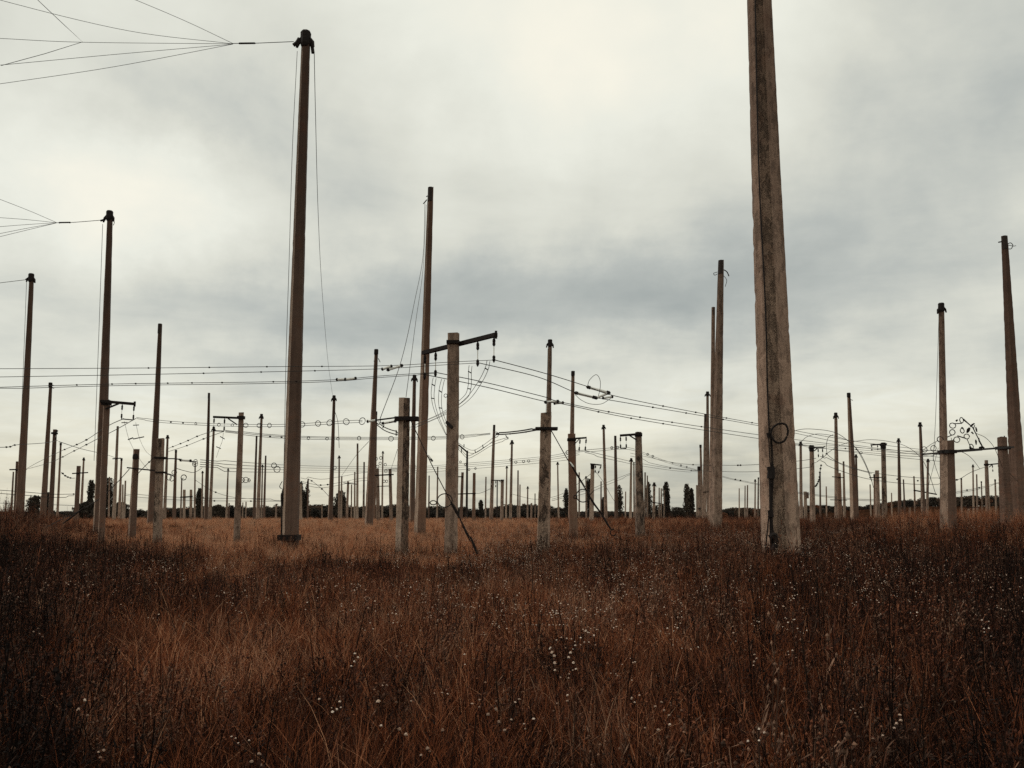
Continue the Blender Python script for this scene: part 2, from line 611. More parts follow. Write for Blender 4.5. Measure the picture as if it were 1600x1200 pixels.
def arm(P, row, x0, y0, x1, y1, thick=3.2, brace=None, d0=None, d1=None, ins=(), ilen=26, irad=2.2, big=False, mat='steel', front=True):
    """steel crossarm bolted to the pole, ends given as photo points at the pole's own distance"""
    d = P['d']; g = P['g']; pm = P['pm']
    z = P['row'](row)
    fy = -.62 * P['width'](z) if front else 0
    a = at(x0, y0, d0 or d) - g; b = at(x1, y1, d1 or d) - g
    if d0 is None:
        a.y += fy; b.y += fy
    else:
        pass
    mb = MB()
    mb.bar(a, b, thick * pm, thick * pm)
    if thick > 4:
        mb.box(b, thick * pm * .6, thick * pm * .6, thick * pm * 1.9)
    o = mb.build('crossarm', M[mat], P['root'])
    if front and d0 is None:
        mb = MB()
        c = P['loc'](z)
        wd = P['width'](z)
        mb.box((c.x, c.y, c.z), wd * 1.16, wd * 1.22, thick * pm * 1.5)
        mb.build('clamp_band', M['steel'], P['root'])
    if brace:
        bx0, by0, bx1, by1 = brace
        mb = MB()
        p = at(bx0, by0, d) - g; q = at(bx1, by1, d) - g
        p.y += fy; q.y += fy
        mb.bar(p, q, thick * pm * .55, thick * pm * .55)
        mb.build('brace', M[mat], P['root'])
    outs = []
    for it in ins:
        tpos, sway = it if isinstance(it, tuple) else (it, 0)
        top = a.lerp(b, tpos) - Vector((0, 0, thick * pm * .5))
        L = ilen * px2m(d if d0 is None else d0 + (d1 - d0) * tpos)
        bot = top + Vector((sway * pm, 0, -L))
        (insulator if big else small_insulator)(P['root'], top, bot, irad * pm)
        outs.append(bot + g)
    P['hang'] = outs
    return o


def bare_arm(P, row, x0, y0, x1, y1, thick=2.4):
    d = P['d']
    z = P['row'](row)
    fy = -.62 * P['width'](z)
    a = at(x0, y0, d) - P['g']; b = at(x1, y1, d) - P['g']
    a.y += fy; b.y += fy
    mb = MB()
    mb.bar(a, b, thick * P['pm'], thick * P['pm'])
    return mb.build('crossarm', M['steel'], P['root'])


# ---- the two big masts and the posts standing near them
H2 = pole('huge pitted concrete mast at the right, its top cut off by the photo edge', 1187, 0, 1221, 862, 57, 38.5, 'mast', 22, None, 'channel',
          ['concrete', 'concrete', 'groove'], 0.03, MID, 160, top_y=19.5, rough=.0045)
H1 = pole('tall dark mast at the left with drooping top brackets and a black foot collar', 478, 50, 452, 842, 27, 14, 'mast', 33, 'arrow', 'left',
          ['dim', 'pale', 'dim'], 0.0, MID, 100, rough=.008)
P1 = pole('cracked two faced post with a black band holding white insulators', 632, 622, 627.5, 868, 20, 17.5, 'post', 31, None, 'corner', ['worn', 'pale', 'rough'], 0.0, SHORT, 60, rough=.012)
P2 = pole('post carrying the long slanting steel arm with four hanging insulators', 708.5, 521, 704, 868, 20.5, 18.5, 'post', 31, None, 'front', ['concrete', 'concrete', 'concrete'], 0.1, SHORT, 50)
P3 = pole('blotchy round topped post with a black band and a coiled guy wire', 853.5, 645, 849, 852, 20, 17, 'post', 33, None, 'front', ['concrete', 'pale', 'worn'], -.12, SHORT, 50)
P12 = pole('post at the right holding the far end of the heavy horizontal beam', 1566, 683, 1573, 800, 17, 12.5, 'post', 42, None, 'front', ['dim', 'dim', 'dim'], .2, SHORT)
P11 = pole('thick post at the right holding the near end of the heavy horizontal beam', 1480, 688, 1481, 808, 22, 17, 'post', 33, None, 'left', ['dim', 'concrete', 'dim'], .1, SHORT, 30)
M4 = pole('tall mast with flared cap rising behind the thick beam post', 1470.5, 474, 1476, 808, 12, 7.5, 'mast', 74, 'arrow', 'left', ['concrete', 'concrete', 'concrete'], .1)
M5 = pole('leaning mast at the right edge with a wire loop near its top', 1569, 369, 1591, 800, 21, 8.5, 'mast', 55, 'long', 'left', ['dim', 'dim', 'dim'], .1, rough=.016)
M6 = pole('slimmer plain mast just behind the leaning mast at the right edge', 1575.5, 587, 1584, 800, 9, 4.6, 'mast', 95, 'long', 'box', ['dim'])
M1 = pole('tall rust streaked mast behind the slanting arm post', 673, 293, 656, 828, 18, 9, 'mast', 52, 'long', 'left', ['rusty', 'pale', 'rusty'], .1, MID, 60, rough=.012)
M3 = pole('taller mast of the tight pair left of the huge mast', 1126.5, 407, 1118.5, 816, 18, 8.5, 'mast', 58, 'long', 'left', ['concrete', 'concrete', 'concrete'], -.1, MID, 60)
M2 = pole('slim capped mast pressed against the left of the taller pair mast', 1114.5, 480, 1111, 814, 7, 5, 'mast', 84, 'long', 'box', ['concrete'])
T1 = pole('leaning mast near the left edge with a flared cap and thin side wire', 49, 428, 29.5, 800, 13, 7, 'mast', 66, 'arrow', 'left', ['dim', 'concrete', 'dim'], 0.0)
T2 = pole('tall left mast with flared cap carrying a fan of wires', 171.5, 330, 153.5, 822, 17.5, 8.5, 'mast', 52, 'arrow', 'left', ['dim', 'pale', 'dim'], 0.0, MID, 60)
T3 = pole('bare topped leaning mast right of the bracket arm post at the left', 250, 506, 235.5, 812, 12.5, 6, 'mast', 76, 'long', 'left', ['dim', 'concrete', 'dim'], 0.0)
P12b = pole('slim post at the left with a braced arm reaching right over two insulators', 166.5, 625, 157, 858, 9.5, 10, 'post', 38, None, 'left', ['dim', 'concrete', 'dim'], 0.0, SHORT, 40)
T17 = pole('pointed topped post crossed by a steel bar left of the square topped post', 213, 702, 206, 832, 11.5, 9, 'post', 46, 'point', 'left', ['dim', 'concrete', 'dim'], .2)
T18 = pole('square topped post at the left with black bands and strained wires', 251, 685, 245.5, 850, 12.5, 10.5, 'post', 40, None, 'front', ['concrete', 'dim', 'worn'], -.1, SHORT, 40)
T29 = pole('post left of the dark mast with a braced arm reaching left', 377, 645, 369.5, 850, 11, 8.5, 'post', 41, None, 'box', ['concrete'], .3, SHORT, 40)
P4 = pole('red topped post with a braced arm and two small insulators', 893, 678, 896, 830, 13, 11.5, 'post', 44, None, 'front', ['rusty', 'rusty', 'rusty'], .1, SHORT, 40)
P6 = pole('mid field post with a braced arm reaching left over two insulators', 997.5, 675, 1000, 824, 13.5, 9, 'post', 48, None, 'box', ['worn'], .2, SHORT, 30)
P13 = pole('slim post between beam posts with a braced arm reaching right', 1541, 719, 1544, 808, 6, 4.4, 'post', 95, None, 'box', ['concrete'], .2)

# ---- left of the dark mast
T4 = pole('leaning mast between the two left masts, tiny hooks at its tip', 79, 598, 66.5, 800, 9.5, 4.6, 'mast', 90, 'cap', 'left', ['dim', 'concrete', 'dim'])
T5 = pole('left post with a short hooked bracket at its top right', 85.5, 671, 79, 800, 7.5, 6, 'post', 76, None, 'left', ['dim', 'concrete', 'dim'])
T6 = pole('thin bare mast just right of the hooked bracket post', 95, 692, 90, 796, 3.6, 2.6, 'mast', 190, 'cap')
T7 = pole('post at the left edge crossed by a steel bar', 27, 721, 24, 800, 7, 5.2, 'post', 82, None, 'left', ['dim', 'concrete', 'dim'])
T7b = pole('thin pole behind the left edge post with the steel bar', 21, 737, 18, 795, 3, 2, 'mast', 200)
T8 = pole('thin pole touching the right side of the hook tipped leaning mast', 72, 740, 70.5, 798, 3.2, 2.4, 'mast', 210)
T9 = pole('stubby far pole near the left photo edge', 9.3, 782, 9, 802, 2.4, 2, 'mast', 250)
T10 = pole('far post with a bar across it, left of the capped mast group', 123, 728, 119, 810, 6.2, 5.2, 'post', 92, None, 'box', ['dim'])
T11 = pole('thin arrow capped mast beside the crossed far post at the left', 131, 715, 127, 792, 3.4, 2.2, 'mast', 200, 'arrow')
T13 = pole('thin pole peeking out behind the poplar at the left', 171, 745, 170, 806, 2.6, 1.8, 'mast', 230)
T14 = pole('plain far mast with a short bar, right of the braced arm post', 184, 666, 178, 808, 5.2, 3, 'mast', 150, 'long')
T15 = pole('far mast with a stub bar left of the pointed post', 190, 716, 186, 810, 4.8, 2.6, 'mast', 165, 'cap')
T16 = pole('left pole of the thin pair touching the pointed post', 192, 757, 191, 810, 2.8, 2.2, 'mast', 210)
T16b = pole('right pole of the thin pair touching the pointed post', 196, 751, 194, 810, 2.8, 2.2, 'mast', 205)
T19 = pole('arrow capped mast right beside the square topped post', 262, 680, 257, 808, 4.8, 2.8, 'mast', 160, 'arrow')
T20 = pole('plain capped pole where the tangled wires of the square post end', 275, 703, 272, 812, 5.2, 2.8, 'mast', 150, 'cap')
T21 = pole('thin pole with a loop of wire above its tip', 284, 748, 282, 812, 2.8, 2, 'mast', 220)
T22 = pole('left stub of the far H shaped pair', 288, 765, 287.5, 812, 3.8, 3.6, 'post', 150)
T23 = pole('right stub of the far H shaped pair', 298.5, 765, 298, 812, 3.8, 3.4, 'post', 150)
T24 = pole('thin bare pole where the long strained cable ends', 305, 722, 304, 808, 2.6, 1.8, 'mast', 220)
T25 = pole('thin arrow capped pole left of the tall bare mast pair', 316.5, 736, 315.5, 806, 3, 1.8, 'mast', 215, 'arrow')
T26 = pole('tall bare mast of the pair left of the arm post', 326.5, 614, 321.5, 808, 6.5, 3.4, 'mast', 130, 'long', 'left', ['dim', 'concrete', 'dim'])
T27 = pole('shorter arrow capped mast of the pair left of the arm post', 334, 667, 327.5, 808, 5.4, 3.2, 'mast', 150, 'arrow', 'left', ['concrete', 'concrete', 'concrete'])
T28 = pole('thin arrow capped pole just left of the arm post', 356.5, 732, 354, 804, 3, 1.7, 'mast', 215, 'arrow')
T30 = pole('tiny stump pole against the wood left of the arm post', 358, 786, 357.5, 806, 1.9, 1.7, 'mast', 255)
T30b = pole('left tiny stump pole right of the arm post', 379.5, 785, 379, 806, 1.9, 1.7, 'mast', 255)
T30c = pole('right tiny stump pole right of the arm post', 384.5, 784, 384, 806, 1.9, 1.7, 'mast', 250)
T31 = pole('plain mast left of the arrow capped mast near the dark mast', 401, 681, 397, 810, 5, 2.8, 'mast', 160, 'long')
T32 = pole('arrow capped mast left of the tall dark mast', 408.7, 647, 402.5, 810, 6, 3.6, 'mast', 135, 'arrow', 'left', ['concrete', 'concrete', 'concrete'])
T33 = pole('short thin capped pole between two masts left of the dark mast', 410.2, 726, 408.5, 806, 3, 2, 'mast', 215, 'arrow')
T34 = pole('plain thin pole closest left of the tall dark mast', 415.2, 712, 412.5, 810, 3.6, 2.4, 'mast', 200, 'long')
T35 = pole('low T topped pole against the wood left of the dark mast', 432, 787, 431, 812, 2.6, 2.2, 'post', 170)

# ---- between the dark mast and the slanting arm post
T36 = pole('grey post in front of the poplar right of the dark mast', 469.5, 756, 470, 814, 4, 3.8, 'post', 140)
T37 = pole('thin pole right of the poplar beside the dark mast', 481.5, 748, 480.8, 814, 2.8, 1.9, 'mast', 220)
T38 = pole('arrow capped mast taking the slack wire from the dark mast', 522, 618, 515.5, 816, 8, 4.2, 'mast', 105, 'arrow', 'left', ['dim', 'concrete', 'dim'])
T39 = pole('thin arrow capped pole just right of the slack wire mast', 530, 712, 529.5, 814, 3.4, 2.2, 'mast', 205, 'arrow')
T40 = pole('thin pole in front of the round poplar', 534, 744, 533, 814, 3, 2.2, 'mast', 210)
T41 = pole('T topped post with side hooks right of the round poplar', 544, 752, 541.5, 820, 4.2, 3.6, 'post', 130)
T42 = pole('hair thin pole right of the T topped hooked post', 549.3, 757, 549, 808, 2, 1.6, 'mast', 255)
T43 = pole('thin pole left of the plain black tipped pole', 554.4, 737, 554, 814, 2.8, 1.9, 'mast', 225)
T44 = pole('plain black tipped pole left of the leaning mast', 558.7, 693, 558, 814, 3.8, 2.6, 'mast', 190, 'long')
T45 = pole('thin black tipped pole touching the leaning mast on its left', 569, 722, 568, 812, 3.4, 2.2, 'mast', 205, 'long')
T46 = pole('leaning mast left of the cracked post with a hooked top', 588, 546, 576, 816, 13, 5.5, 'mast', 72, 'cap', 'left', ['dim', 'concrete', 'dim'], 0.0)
T46b = pole('slim mast hidden against the right side of the leaning mast', 587.5, 643, 583.5, 816, 5.4, 3.6, 'mast', 140, 'cap', 'box', ['rusty'])
T47 = pole('left post of the H pair beside the cracked post', 589.5, 732, 591, 816, 5.6, 5, 'post', 105, None, 'box', ['concrete'])
T48 = pole('thin arrow capped pole inside the H pair', 598.3, 705, 597, 816, 3.2, 1.9, 'mast', 205, 'arrow')
T49 = pole('right post of the H pair beside the cracked post', 609.5, 733, 611.5, 818, 6, 5, 'post', 104, None, 'box', ['concrete'])
T50 = pole('arrow capped mast between the cracked post and the rust streaked mast', 647.7, 586, 643.5, 820, 9.5, 5, 'mast', 88, 'arrow', 'left', ['dim', 'concrete', 'dim'])
T52 = pole('thin far pole just right of the rust streaked mast', 670.5, 743, 669.8, 814, 2.4, 1.8, 'mast', 240)
T53 = pole('thin far pole left of the slanting arm post', 684, 729, 682.8, 814, 3, 2, 'mast', 215)

# ---- from the slanting arm post to the blotchy post
T54 = pole('left post of the low pair right of the slanting arm post', 722.8, 738, 720.5, 812, 5, 4, 'post', 118, None, 'box', ['dim'])
T55 = pole('dark pole with a bent bar slanting up left from its tip', 730, 704, 729, 812, 3.4, 2.8, 'mast', 150, None, 'box', ['tar'])
T56 = pole('right post of the low pair with a long low bar', 741, 739, 740, 814, 5, 4, 'post', 116, None, 'box', ['rusty'])
T57 = pole('thin pole right of the low pair of posts', 759.3, 745, 758.5, 812, 2.4, 1.8, 'mast', 240)
T58 = pole('plain mast where the thick strained cable from the blotchy post ends', 772.2, 664, 767, 820, 6.4, 3.8, 'mast', 125, 'long', 'left', ['concrete', 'concrete', 'concrete'])
T59 = pole('dark thin pole behind the small arm of the far post', 777, 750, 776.6, 814, 2.4, 1.9, 'mast', 235, None, 'box', ['tar'])
T60 = pole('far post with a small braced arm reaching left', 785, 750, 784, 816, 4.8, 4.4, 'post', 118, None, 'box', ['concrete'])
T61 = pole('thin arrow capped pole between far arm post and taller mast', 792, 728, 790.5, 814, 3, 2, 'mast', 215, 'arrow')
T62 = pole('arrow capped mast halfway between the arm post and the blotchy post', 800, 688, 797.5, 814, 5, 3.2, 'mast', 160, 'arrow')
T63 = pole('thin capped pole right of the halfway arrow capped mast', 809.5, 735, 809, 814, 3, 2, 'mast', 215, 'long')
T64 = pole('shorter bare thin pole beside the capped one', 812.5, 757, 812, 814, 2.2, 1.6, 'mast', 245)
T65 = pole('thin arrow tipped pole left of the blotchy post', 824.6, 760, 824, 816, 2.6, 1.8, 'mast', 230, 'arrow')
T66 = pole('pale stub pole in front of the wood left of the blotchy post', 830.5, 786, 830, 816, 3.2, 2.8, 'post', 160)
T67 = pole('tall arrow capped mast rising behind the blotchy post', 859.5, 531, 854, 820, 9.5, 6, 'mast', 84, 'arrow', 'left', ['concrete', 'pale', 'concrete'])

# ---- right of the blotchy post
T68 = pole('thin arrow tipped pole right of the blotchy post', 871.3, 722, 873, 818, 3.2, 2.2, 'mast', 200, 'arrow')
T69 = pole('tall capped mast behind the red topped post', 895.3, 580, 892, 818, 9, 5, 'mast', 92, 'cap', 'left', ['concrete', 'concrete', 'concrete'])
T70 = pole('thin bare pole behind the coiled guy wire', 905, 738, 905, 816, 2.6, 1.9, 'mast', 230)
T71 = pole('thin capped pole just left of the small arm post', 915.6, 744, 916, 816, 2.8, 1.9, 'mast', 220, 'arrow')
P5 = pole('small post with a short arm and a swinging insulator', 926, 725, 924, 824, 6.8, 5.2, 'post', 88, 'cap', 'box', ['pale'])
T72 = pole('thin pole right of the small arm post', 939.2, 752, 939, 814, 2.4, 1.8, 'mast', 240)
T73 = pole('arrow capped mast left of the plain dark mast', 943, 664, 947, 818, 5.6, 3.4, 'mast', 145, 'arrow', 'left', ['concrete', 'concrete', 'concrete'])
T74 = pole('plain dark mast left of the braced arm post in mid field', 961.3, 681, 963, 818, 6, 3.6, 'mast', 140, 'long', 'left', ['dim', 'dim', 'dim'])
T75 = pole('short thin pole right of the rounded poplar in mid field', 977.6, 768, 977, 814, 2.2, 1.7, 'mast', 250)
T76 = pole('arrow capped pole just left of the braced arm post', 986.3, 716, 985, 816, 4.4, 3, 'mast', 170, 'arrow')
T77 = pole('thin pole squeezed between arrow capped pole and braced arm post', 990.4, 722, 991, 816, 3, 2.2, 'mast', 200, 'long')
T78 = pole('thin left pole beside the poplar right of the braced arm post', 1008, 738, 1007.5, 814, 2.8, 2, 'mast', 220)
T79 = pole('thin right pole beside the poplar right of the braced arm post', 1011.5, 743, 1011.5, 814, 2.4, 1.8, 'mast', 235)
T80 = pole('dark capped pole right of the first mid field poplar', 1022.2, 754, 1021.5, 816, 4.4, 3, 'mast', 160, 'arrow')
T81 = pole('left pole of the thin pair between two poplars', 1030, 762, 1030, 814, 2.4, 1.8, 'mast', 235)
T82 = pole('right pole of the thin pair between two poplars', 1033.2, 763, 1033, 814, 2.4, 1.8, 'mast', 235)
T83 = pole('short thin pole touching the slender poplar', 1038, 766, 1037.8, 814, 2.2, 1.7, 'mast', 245)
T84 = pole('lowest leftmost post of the cluster left of the huge mast', 1089.5, 758, 1090, 814, 4.6, 4, 'post', 140, None, 'box', ['pale'])
T85 = pole('capped post in front of the cluster left of the huge mast', 1092, 729, 1094, 816, 6.6, 4, 'mast', 122, 'cap', 'box', ['concrete'])
T86 = pole('slim pole with wires ending at it in the cluster', 1094.5, 695, 1097.5, 815, 4.4, 3, 'mast', 165, 'cap', 'box', ['concrete'])
T87 = pole('bare topped mast of the cluster left of the tight tall pair', 1102.5, 647, 1100.5, 815, 6.4, 4.6, 'mast', 128, 'long', 'box', ['concrete'])
T88 = pole('arrow capped mast of the cluster left of the tight tall pair', 1105.5, 612, 1107, 816, 5.6, 4, 'mast', 135, 'arrow', 'box', ['concrete'])
T89 = pole('first of five thin poles left of the huge mast, standing alone', 1155, 763, 1155, 814, 2.1, 1.6, 'mast', 255)
T90 = pole('second of five thin poles left of the huge mast', 1164.2, 759, 1164, 814, 2.3, 1.7, 'mast', 250)
T91 = pole('third of five thin poles left of the huge mast', 1168, 758, 1167.4, 814, 2.3, 1.7, 'mast', 245)
T92 = pole('fourth of five thin poles left of the huge mast, arrow capped', 1180, 749, 1179.5, 814, 2.8, 1.9, 'mast', 220, 'arrow')
T93 = pole('tallest of five thin poles, nearest to the huge mast', 1185, 746, 1184.4, 814, 2.8, 1.8, 'mast', 225, 'cap')

# ---- right of the huge mast
T94 = pole('capped pole closest right of the huge mast', 1251, 690, 1252, 812, 5, 3.2, 'mast', 155, 'arrow')
T95 = pole('short pale post with a box on its side', 1258, 768, 1259, 814, 5, 4.6, 'post', 118, None, 'box', ['pale'])
P7 = pole('post right of the huge mast with a braced arm reaching right', 1268, 696, 1269.5, 814, 8, 6, 'post', 76, 'cap', 'left', ['concrete', 'concrete', 'dim'])
T96 = pole('thin pole under the string of fallen insulators', 1281.2, 737, 1281.8, 810, 2.8, 2, 'mast', 225, 'long')
T97 = pole('thin bare pole alone against the hill, right of the fallen insulators', 1291, 760, 1291.8, 810, 2.2, 1.6, 'mast', 245)
T98 = pole('arrow capped mast behind the red topped crossed post', 1305.8, 645, 1307.5, 815, 7.2, 4.2, 'mast', 112, 'arrow', 'left', ['concrete', 'concrete', 'dim'])
P8 = pole('red topped post crossed by two steel bars', 1311, 739, 1312.5, 814, 6.8, 5, 'post', 84, None, 'box', ['rusty'])
T99 = pole('plain mast just right of the red topped crossed post', 1318, 721, 1320, 814, 4.4, 2.6, 'mast', 165, 'long')
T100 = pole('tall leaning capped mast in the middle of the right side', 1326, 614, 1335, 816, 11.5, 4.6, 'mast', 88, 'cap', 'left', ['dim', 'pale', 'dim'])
T101 = pole('arrow capped pole touching the right of the tall leaning mast', 1337.5, 710, 1340, 814, 3.8, 2.6, 'mast', 175, 'arrow')
T102 = pole('thin black tipped pole left of the crossed pale post', 1359.5, 757, 1361, 810, 2.4, 1.8, 'mast', 235, 'long')
P9b = pole('dark thin pole hiding behind the crossed pale post', 1366.4, 741, 1367, 812, 3.4, 2.8, 'mast', 190, 'cap', 'box', ['rusty'])
P9 = pole('pale square topped post with one bar across it', 1370.3, 735, 1371.5, 814, 7, 5.2, 'post', 82, None, 'box', ['concrete'])
P10 = pole('post with a braced arm reaching left on the right side', 1380, 692, 1382.5, 816, 8, 6.4, 'post', 74, 'cap', 'box', ['worn'])
T103 = pole('arrow capped mast right of the left reaching arm post', 1404, 685, 1406, 814, 5.2, 3, 'mast', 150, 'arrow')
T104 = pole('plain thin pole right of the wired mast', 1411.6, 749, 1414, 810, 2.6, 1.9, 'mast', 230)
T105 = pole('thin pole holding the low end of a sloping bar', 1428, 744, 1430.3, 812, 2.8, 2, 'mast', 210)
T106 = pole('low pale stub under a tiny bar against the wood', 1421.5, 792, 1421.5, 814, 3.4, 3, 'post', 150)
T107 = pole('arrow capped mast left of the thick beam post', 1437.5, 660, 1443, 816, 6.4, 3.6, 'mast', 130, 'arrow', 'left', ['dim', 'concrete', 'dim'])
T108 = pole('shorter arrow capped pole next to the mast left of the beam post', 1450, 717, 1448.8, 814, 4, 2.6, 'mast', 175, 'arrow')
T109 = pole('thin capped pole just right of the thick beam post', 1502, 747, 1503, 800, 2.6, 1.9, 'mast', 220, 'cap')
T110 = pole('first and tallest of three poles between the beam posts', 1520.2, 726, 1521.5, 808, 2.9, 2, 'mast', 210, 'arrow')
T111 = pole('second of three poles between the beam posts', 1526, 741, 1527.3, 806, 2.5, 1.8, 'mast', 225)
T112 = pole('third and shortest of three poles between the beam posts', 1533.3, 752, 1535.3, 806, 2.4, 1.7, 'mast', 235, 'cap')
T113 = pole('thin capped pole left of the far beam post', 1554.8, 749, 1557, 808, 2.8, 2, 'mast', 220, 'cap')
T114 = pole('low pale stub with a bar, between the beam posts', 1513.5, 795, 1513.5, 812, 3.2, 2.8, 'post', 150)
# masts seen through the gaps, one by one
T115 = pole('short far pole between the left reaching arm post and the wired mast', 1393, 770, 1393.6, 812, 2.1, 1.5, 'mast', 255)
T116 = pole('short far pole right of the grey poplar post', 503, 788, 503, 814, 2.0, 1.7, 'mast', 255)
T117 = pole('short far pole behind the halfway masts', 836, 771, 836, 816, 2.0, 1.5, 'mast', 255)

# ---- steelwork on the posts
arm(P2, 537, 661, 551.5, 775, 523, 6.2, None, 32.9, 29.5, (.03, .19, .77, .975), 41, 2.5, big=True)
z = P2['row'](537); mb = MB(); c = P2['loc'](z); wd = P2['width'](z)
mb.box((c.x, c.y, c.z + .03), wd * 1.1, wd * 1.15, .12); mb.build('clamp_band', M['steel'], P2['root'])
for row, off in ((619, -.55), (660, -.35)):
    z = P2['row'](row); c = P2['loc'](z); wd = P2['width'](z); mb = MB()
    if row == 619:
        mb.ring((c.x + off * wd, c.y - .35 * wd, z), .06, .012, (.2, 1, .1), 12)
    else:
        mb.bar((c.x - .45 * wd, c.y - .4 * wd, z), (c.x + .05 * wd, c.y - .8 * wd, z - .22), .06, .1)
    mb.build('step_hook', M['steel'], P2['root'])
clamp(P1, 654.5, 2.05, .34, off=.25)
clamp(P3, 670, 2.0, .24, off=.05)
clamp(H1, 840, 1.1, .33)
clamp(H2, 866, 1.18, .12, off=.08, mat='tar')
arm(P12b, 630, 160, 627.5, 213, 632, 4.2, (168, 639.5, 188, 631.5), None, None, (.64, .985), 23, 1.5)
clamp(P12b, 628, 1.3, .5)
arm(T29, 652.5, 335, 652, 383, 654, 3.2, (372, 664, 358, 654.5), None, None, (.03, .37), 20, 1.4)
arm(P4, 687, 888, 686.5, 916, 684.5, 2.6, (897, 695, 905, 686), None, None, ((.64, -2), (.98, -2)), 19, 1.3)
arm(P6, 679.5, 968, 681, 1002, 678.5, 3.4, (994, 688, 983, 681), None, None, (.02, .28), 19, 1.3)
arm(P5, 726, 922, 725, 939.5, 727, 2.0, None, None, None, ((.48, -1), (.97, -5)), 12, 1.1)
arm(P7, 699.5, 1264, 699.5, 1285.5, 700, 2.4, (1271, 705, 1276, 700.5), None, None, (.6, .92), 14, 1.1)
arm(P10, 694.5, 1359, 695.5, 1384, 694, 2.2, (1377.5, 699, 1372, 695), None, None, (.05, .42), 8, 1.0)
arm(P13, 726, 1538, 726.5, 1560, 724.5, 1.9, (1544, 730, 1549, 726), None, None, (.5, .92), 11, .9)
arm(T60, 750.5, 768, 750.5, 787, 751, 1.5, (783.5, 754, 779, 751), None, None, (.02, .35), 10, .8)
arm(T5, 677, 85, 679, 92, 673, 2.0, None, None, None, (.7,), 12, 1.1)
bare_arm(T7, 734, 17, 734, 43, 733.5, 1.9); bare_arm(T10, 739.3, 114.5, 740, 139, 738.5, 1.7)
bare_arm(T17, 732, 201, 731, 244, 735.5, 2.0); bare_arm(T22, 775.8, 282.5, 777, 302, 775.5, 1.6)
bare_arm(T14, 717, 177, 717, 190, 716, 1.5)
clamp(T18, 715.5, 1.5, .28, off=.1); clamp(T18, 738, 1.25, .2, off=.2)
bare_arm(T49, 742, 586, 743, 615.5, 741.5, 2.0); bare_arm(T47, 760, 590, 760, 608, 759.5, 1.1)
bare_arm(T54, 745, 714, 745, 724, 745, 1.6); bare_arm(T56, 771.5, 716, 772, 743.5, 771, 1.7); bare_arm(T55, 705, 717, 695.5, 730, 706.5, 2.4)
bare_arm(T41, 754, 537, 754.5, 557, 756.5, 1.3); bare_arm(T35, 788, 428, 790, 435, 787.5, 1.0)
bare_arm(P8, 746, 1299, 745, 1317.5, 746.5, 1.2); bare_arm(P8, 781.5, 1296, 781, 1322, 781.5, 1.1)
bare_arm(P9, 746, 1357, 746.5, 1376.5, 746, 1.4)
bare_arm(T105, 766.5, 1427, 766, 1463, 772.5, 1.8); bare_arm(T106, 791.5, 1418, 791.5, 1424, 791.5, 1.2); bare_arm(T114, 793.5, 1509, 793.5, 1527, 793, 1.1)
bare_arm(T80, 785, 1012, 783.5, 1032, 787, 1.3); bare_arm(T87, 768.5, 1097, 769, 1110, 768.5, 1.2)
bare_arm(T85, 794.5, 1089, 794, 1094, 794.5, 1.2)
mb = MB(); z = T95['row'](774); c = T95['loc'](z); mb.box((c.x + .22, c.y - .25, c.z), .28, .2, .8); mb.build('switch_box', M['dim'], T95['root'])
# the heavy beam between the two right posts
b0 = at(1474, 706.5, 32.3) - P11['g']; b1 = at(1583.5, 698.5, 42.0) - P11['g']
mb = MB(); mb.bar(b0, b0.lerp(b1, .47), .10, .10); mb.bar(b0.lerp(b1, .45), b1, .075, .075); mb.build('crossarm', M['steel'], P11['root'])
clamp(P11, 706, 1.15, .3); clamp(P12, 700, 1.3, .35)
# hooks, loose wire ends and loops at mast tops
def tail(P, pts, r=1.2, name='loose_wire', mat='steel'):
    q = [at(x, y, P['d']) - P['g'] for x, y in pts]
    mb = MB(); mb.tube(spline(q, 5), r * P['pm'] * .5, 5); return mb.build(name, M[mat], P['root'])
def spline(p, n=8):
    p = [Vector(q) for q in p]
    if len(p) == 2:
        return p
    out = []
    for i in range(len(p) - 1):
        a = p[i - 1] if i else p[i] * 2 - p[i + 1]
        b = p[i]; c = p[i + 1]
        d = p[i + 2] if i + 2 < len(p) else c * 2 - b
        for k in range(n):
            t = k / n
            out.append(.5 * ((2 * b) + (c - a) * t + (2 * a - 5 * b + 4 * c - d) * t * t + (3 * b - a - 3 * c + d) * t ** 3))
    out.append(p[-1])
    return out
tail(M5, [(1565, 377.5), (1560, 378.5)], 2.2); tail(M5, [(1575, 381), (1579, 379.5), (1582.5, 383), (1580, 388.5), (1575.5, 389)], 1.3); tail(M5, [(1576, 383), (1583, 384.5), (1587.5, 384)], 1.0)
tail(M3, [(1131, 421.5), (1136, 425), (1139, 431.5)], 1.8); tail(M3, [(1131, 431), (1135.5, 438), (1133, 448)], .9); tail(M3, [(1121, 425), (1115, 427), (1117, 430), (1121, 428)], 1.0)
tail(M1, [(667, 312), (661.5, 318.5)], 1.8); tail(M1, [(668, 306), (666, 307.5)], 1.6)
tail(H1, [(468, 60), (464, 66.5), (458.5, 71)], 6.5, 'bracket'); tail(H1, [(485.5, 62), (487.5, 72), (489, 83)], 6.0, 'bracket')
tail(T2, [(168, 336), (163.5, 342.5), (157, 345)], 3.2, 'bracket'); tail(T2, [(175, 338), (178.5, 347), (177, 352)], 1.2)
tail(T1, [(46, 433), (40, 437)], 2.4, 'bracket'); tail(T46, [(591, 560), (594, 566)], 1.2); tail(T46, [(584, 564), (586, 565)], 1.6)
tail(T100, [(1328, 624), (1332.5, 625.5)], 1.0); tail(T4, [(80, 601), (84.5, 602.5)], 1.3); tail(T4, [(81, 606), (84.5, 607)], 1.0)
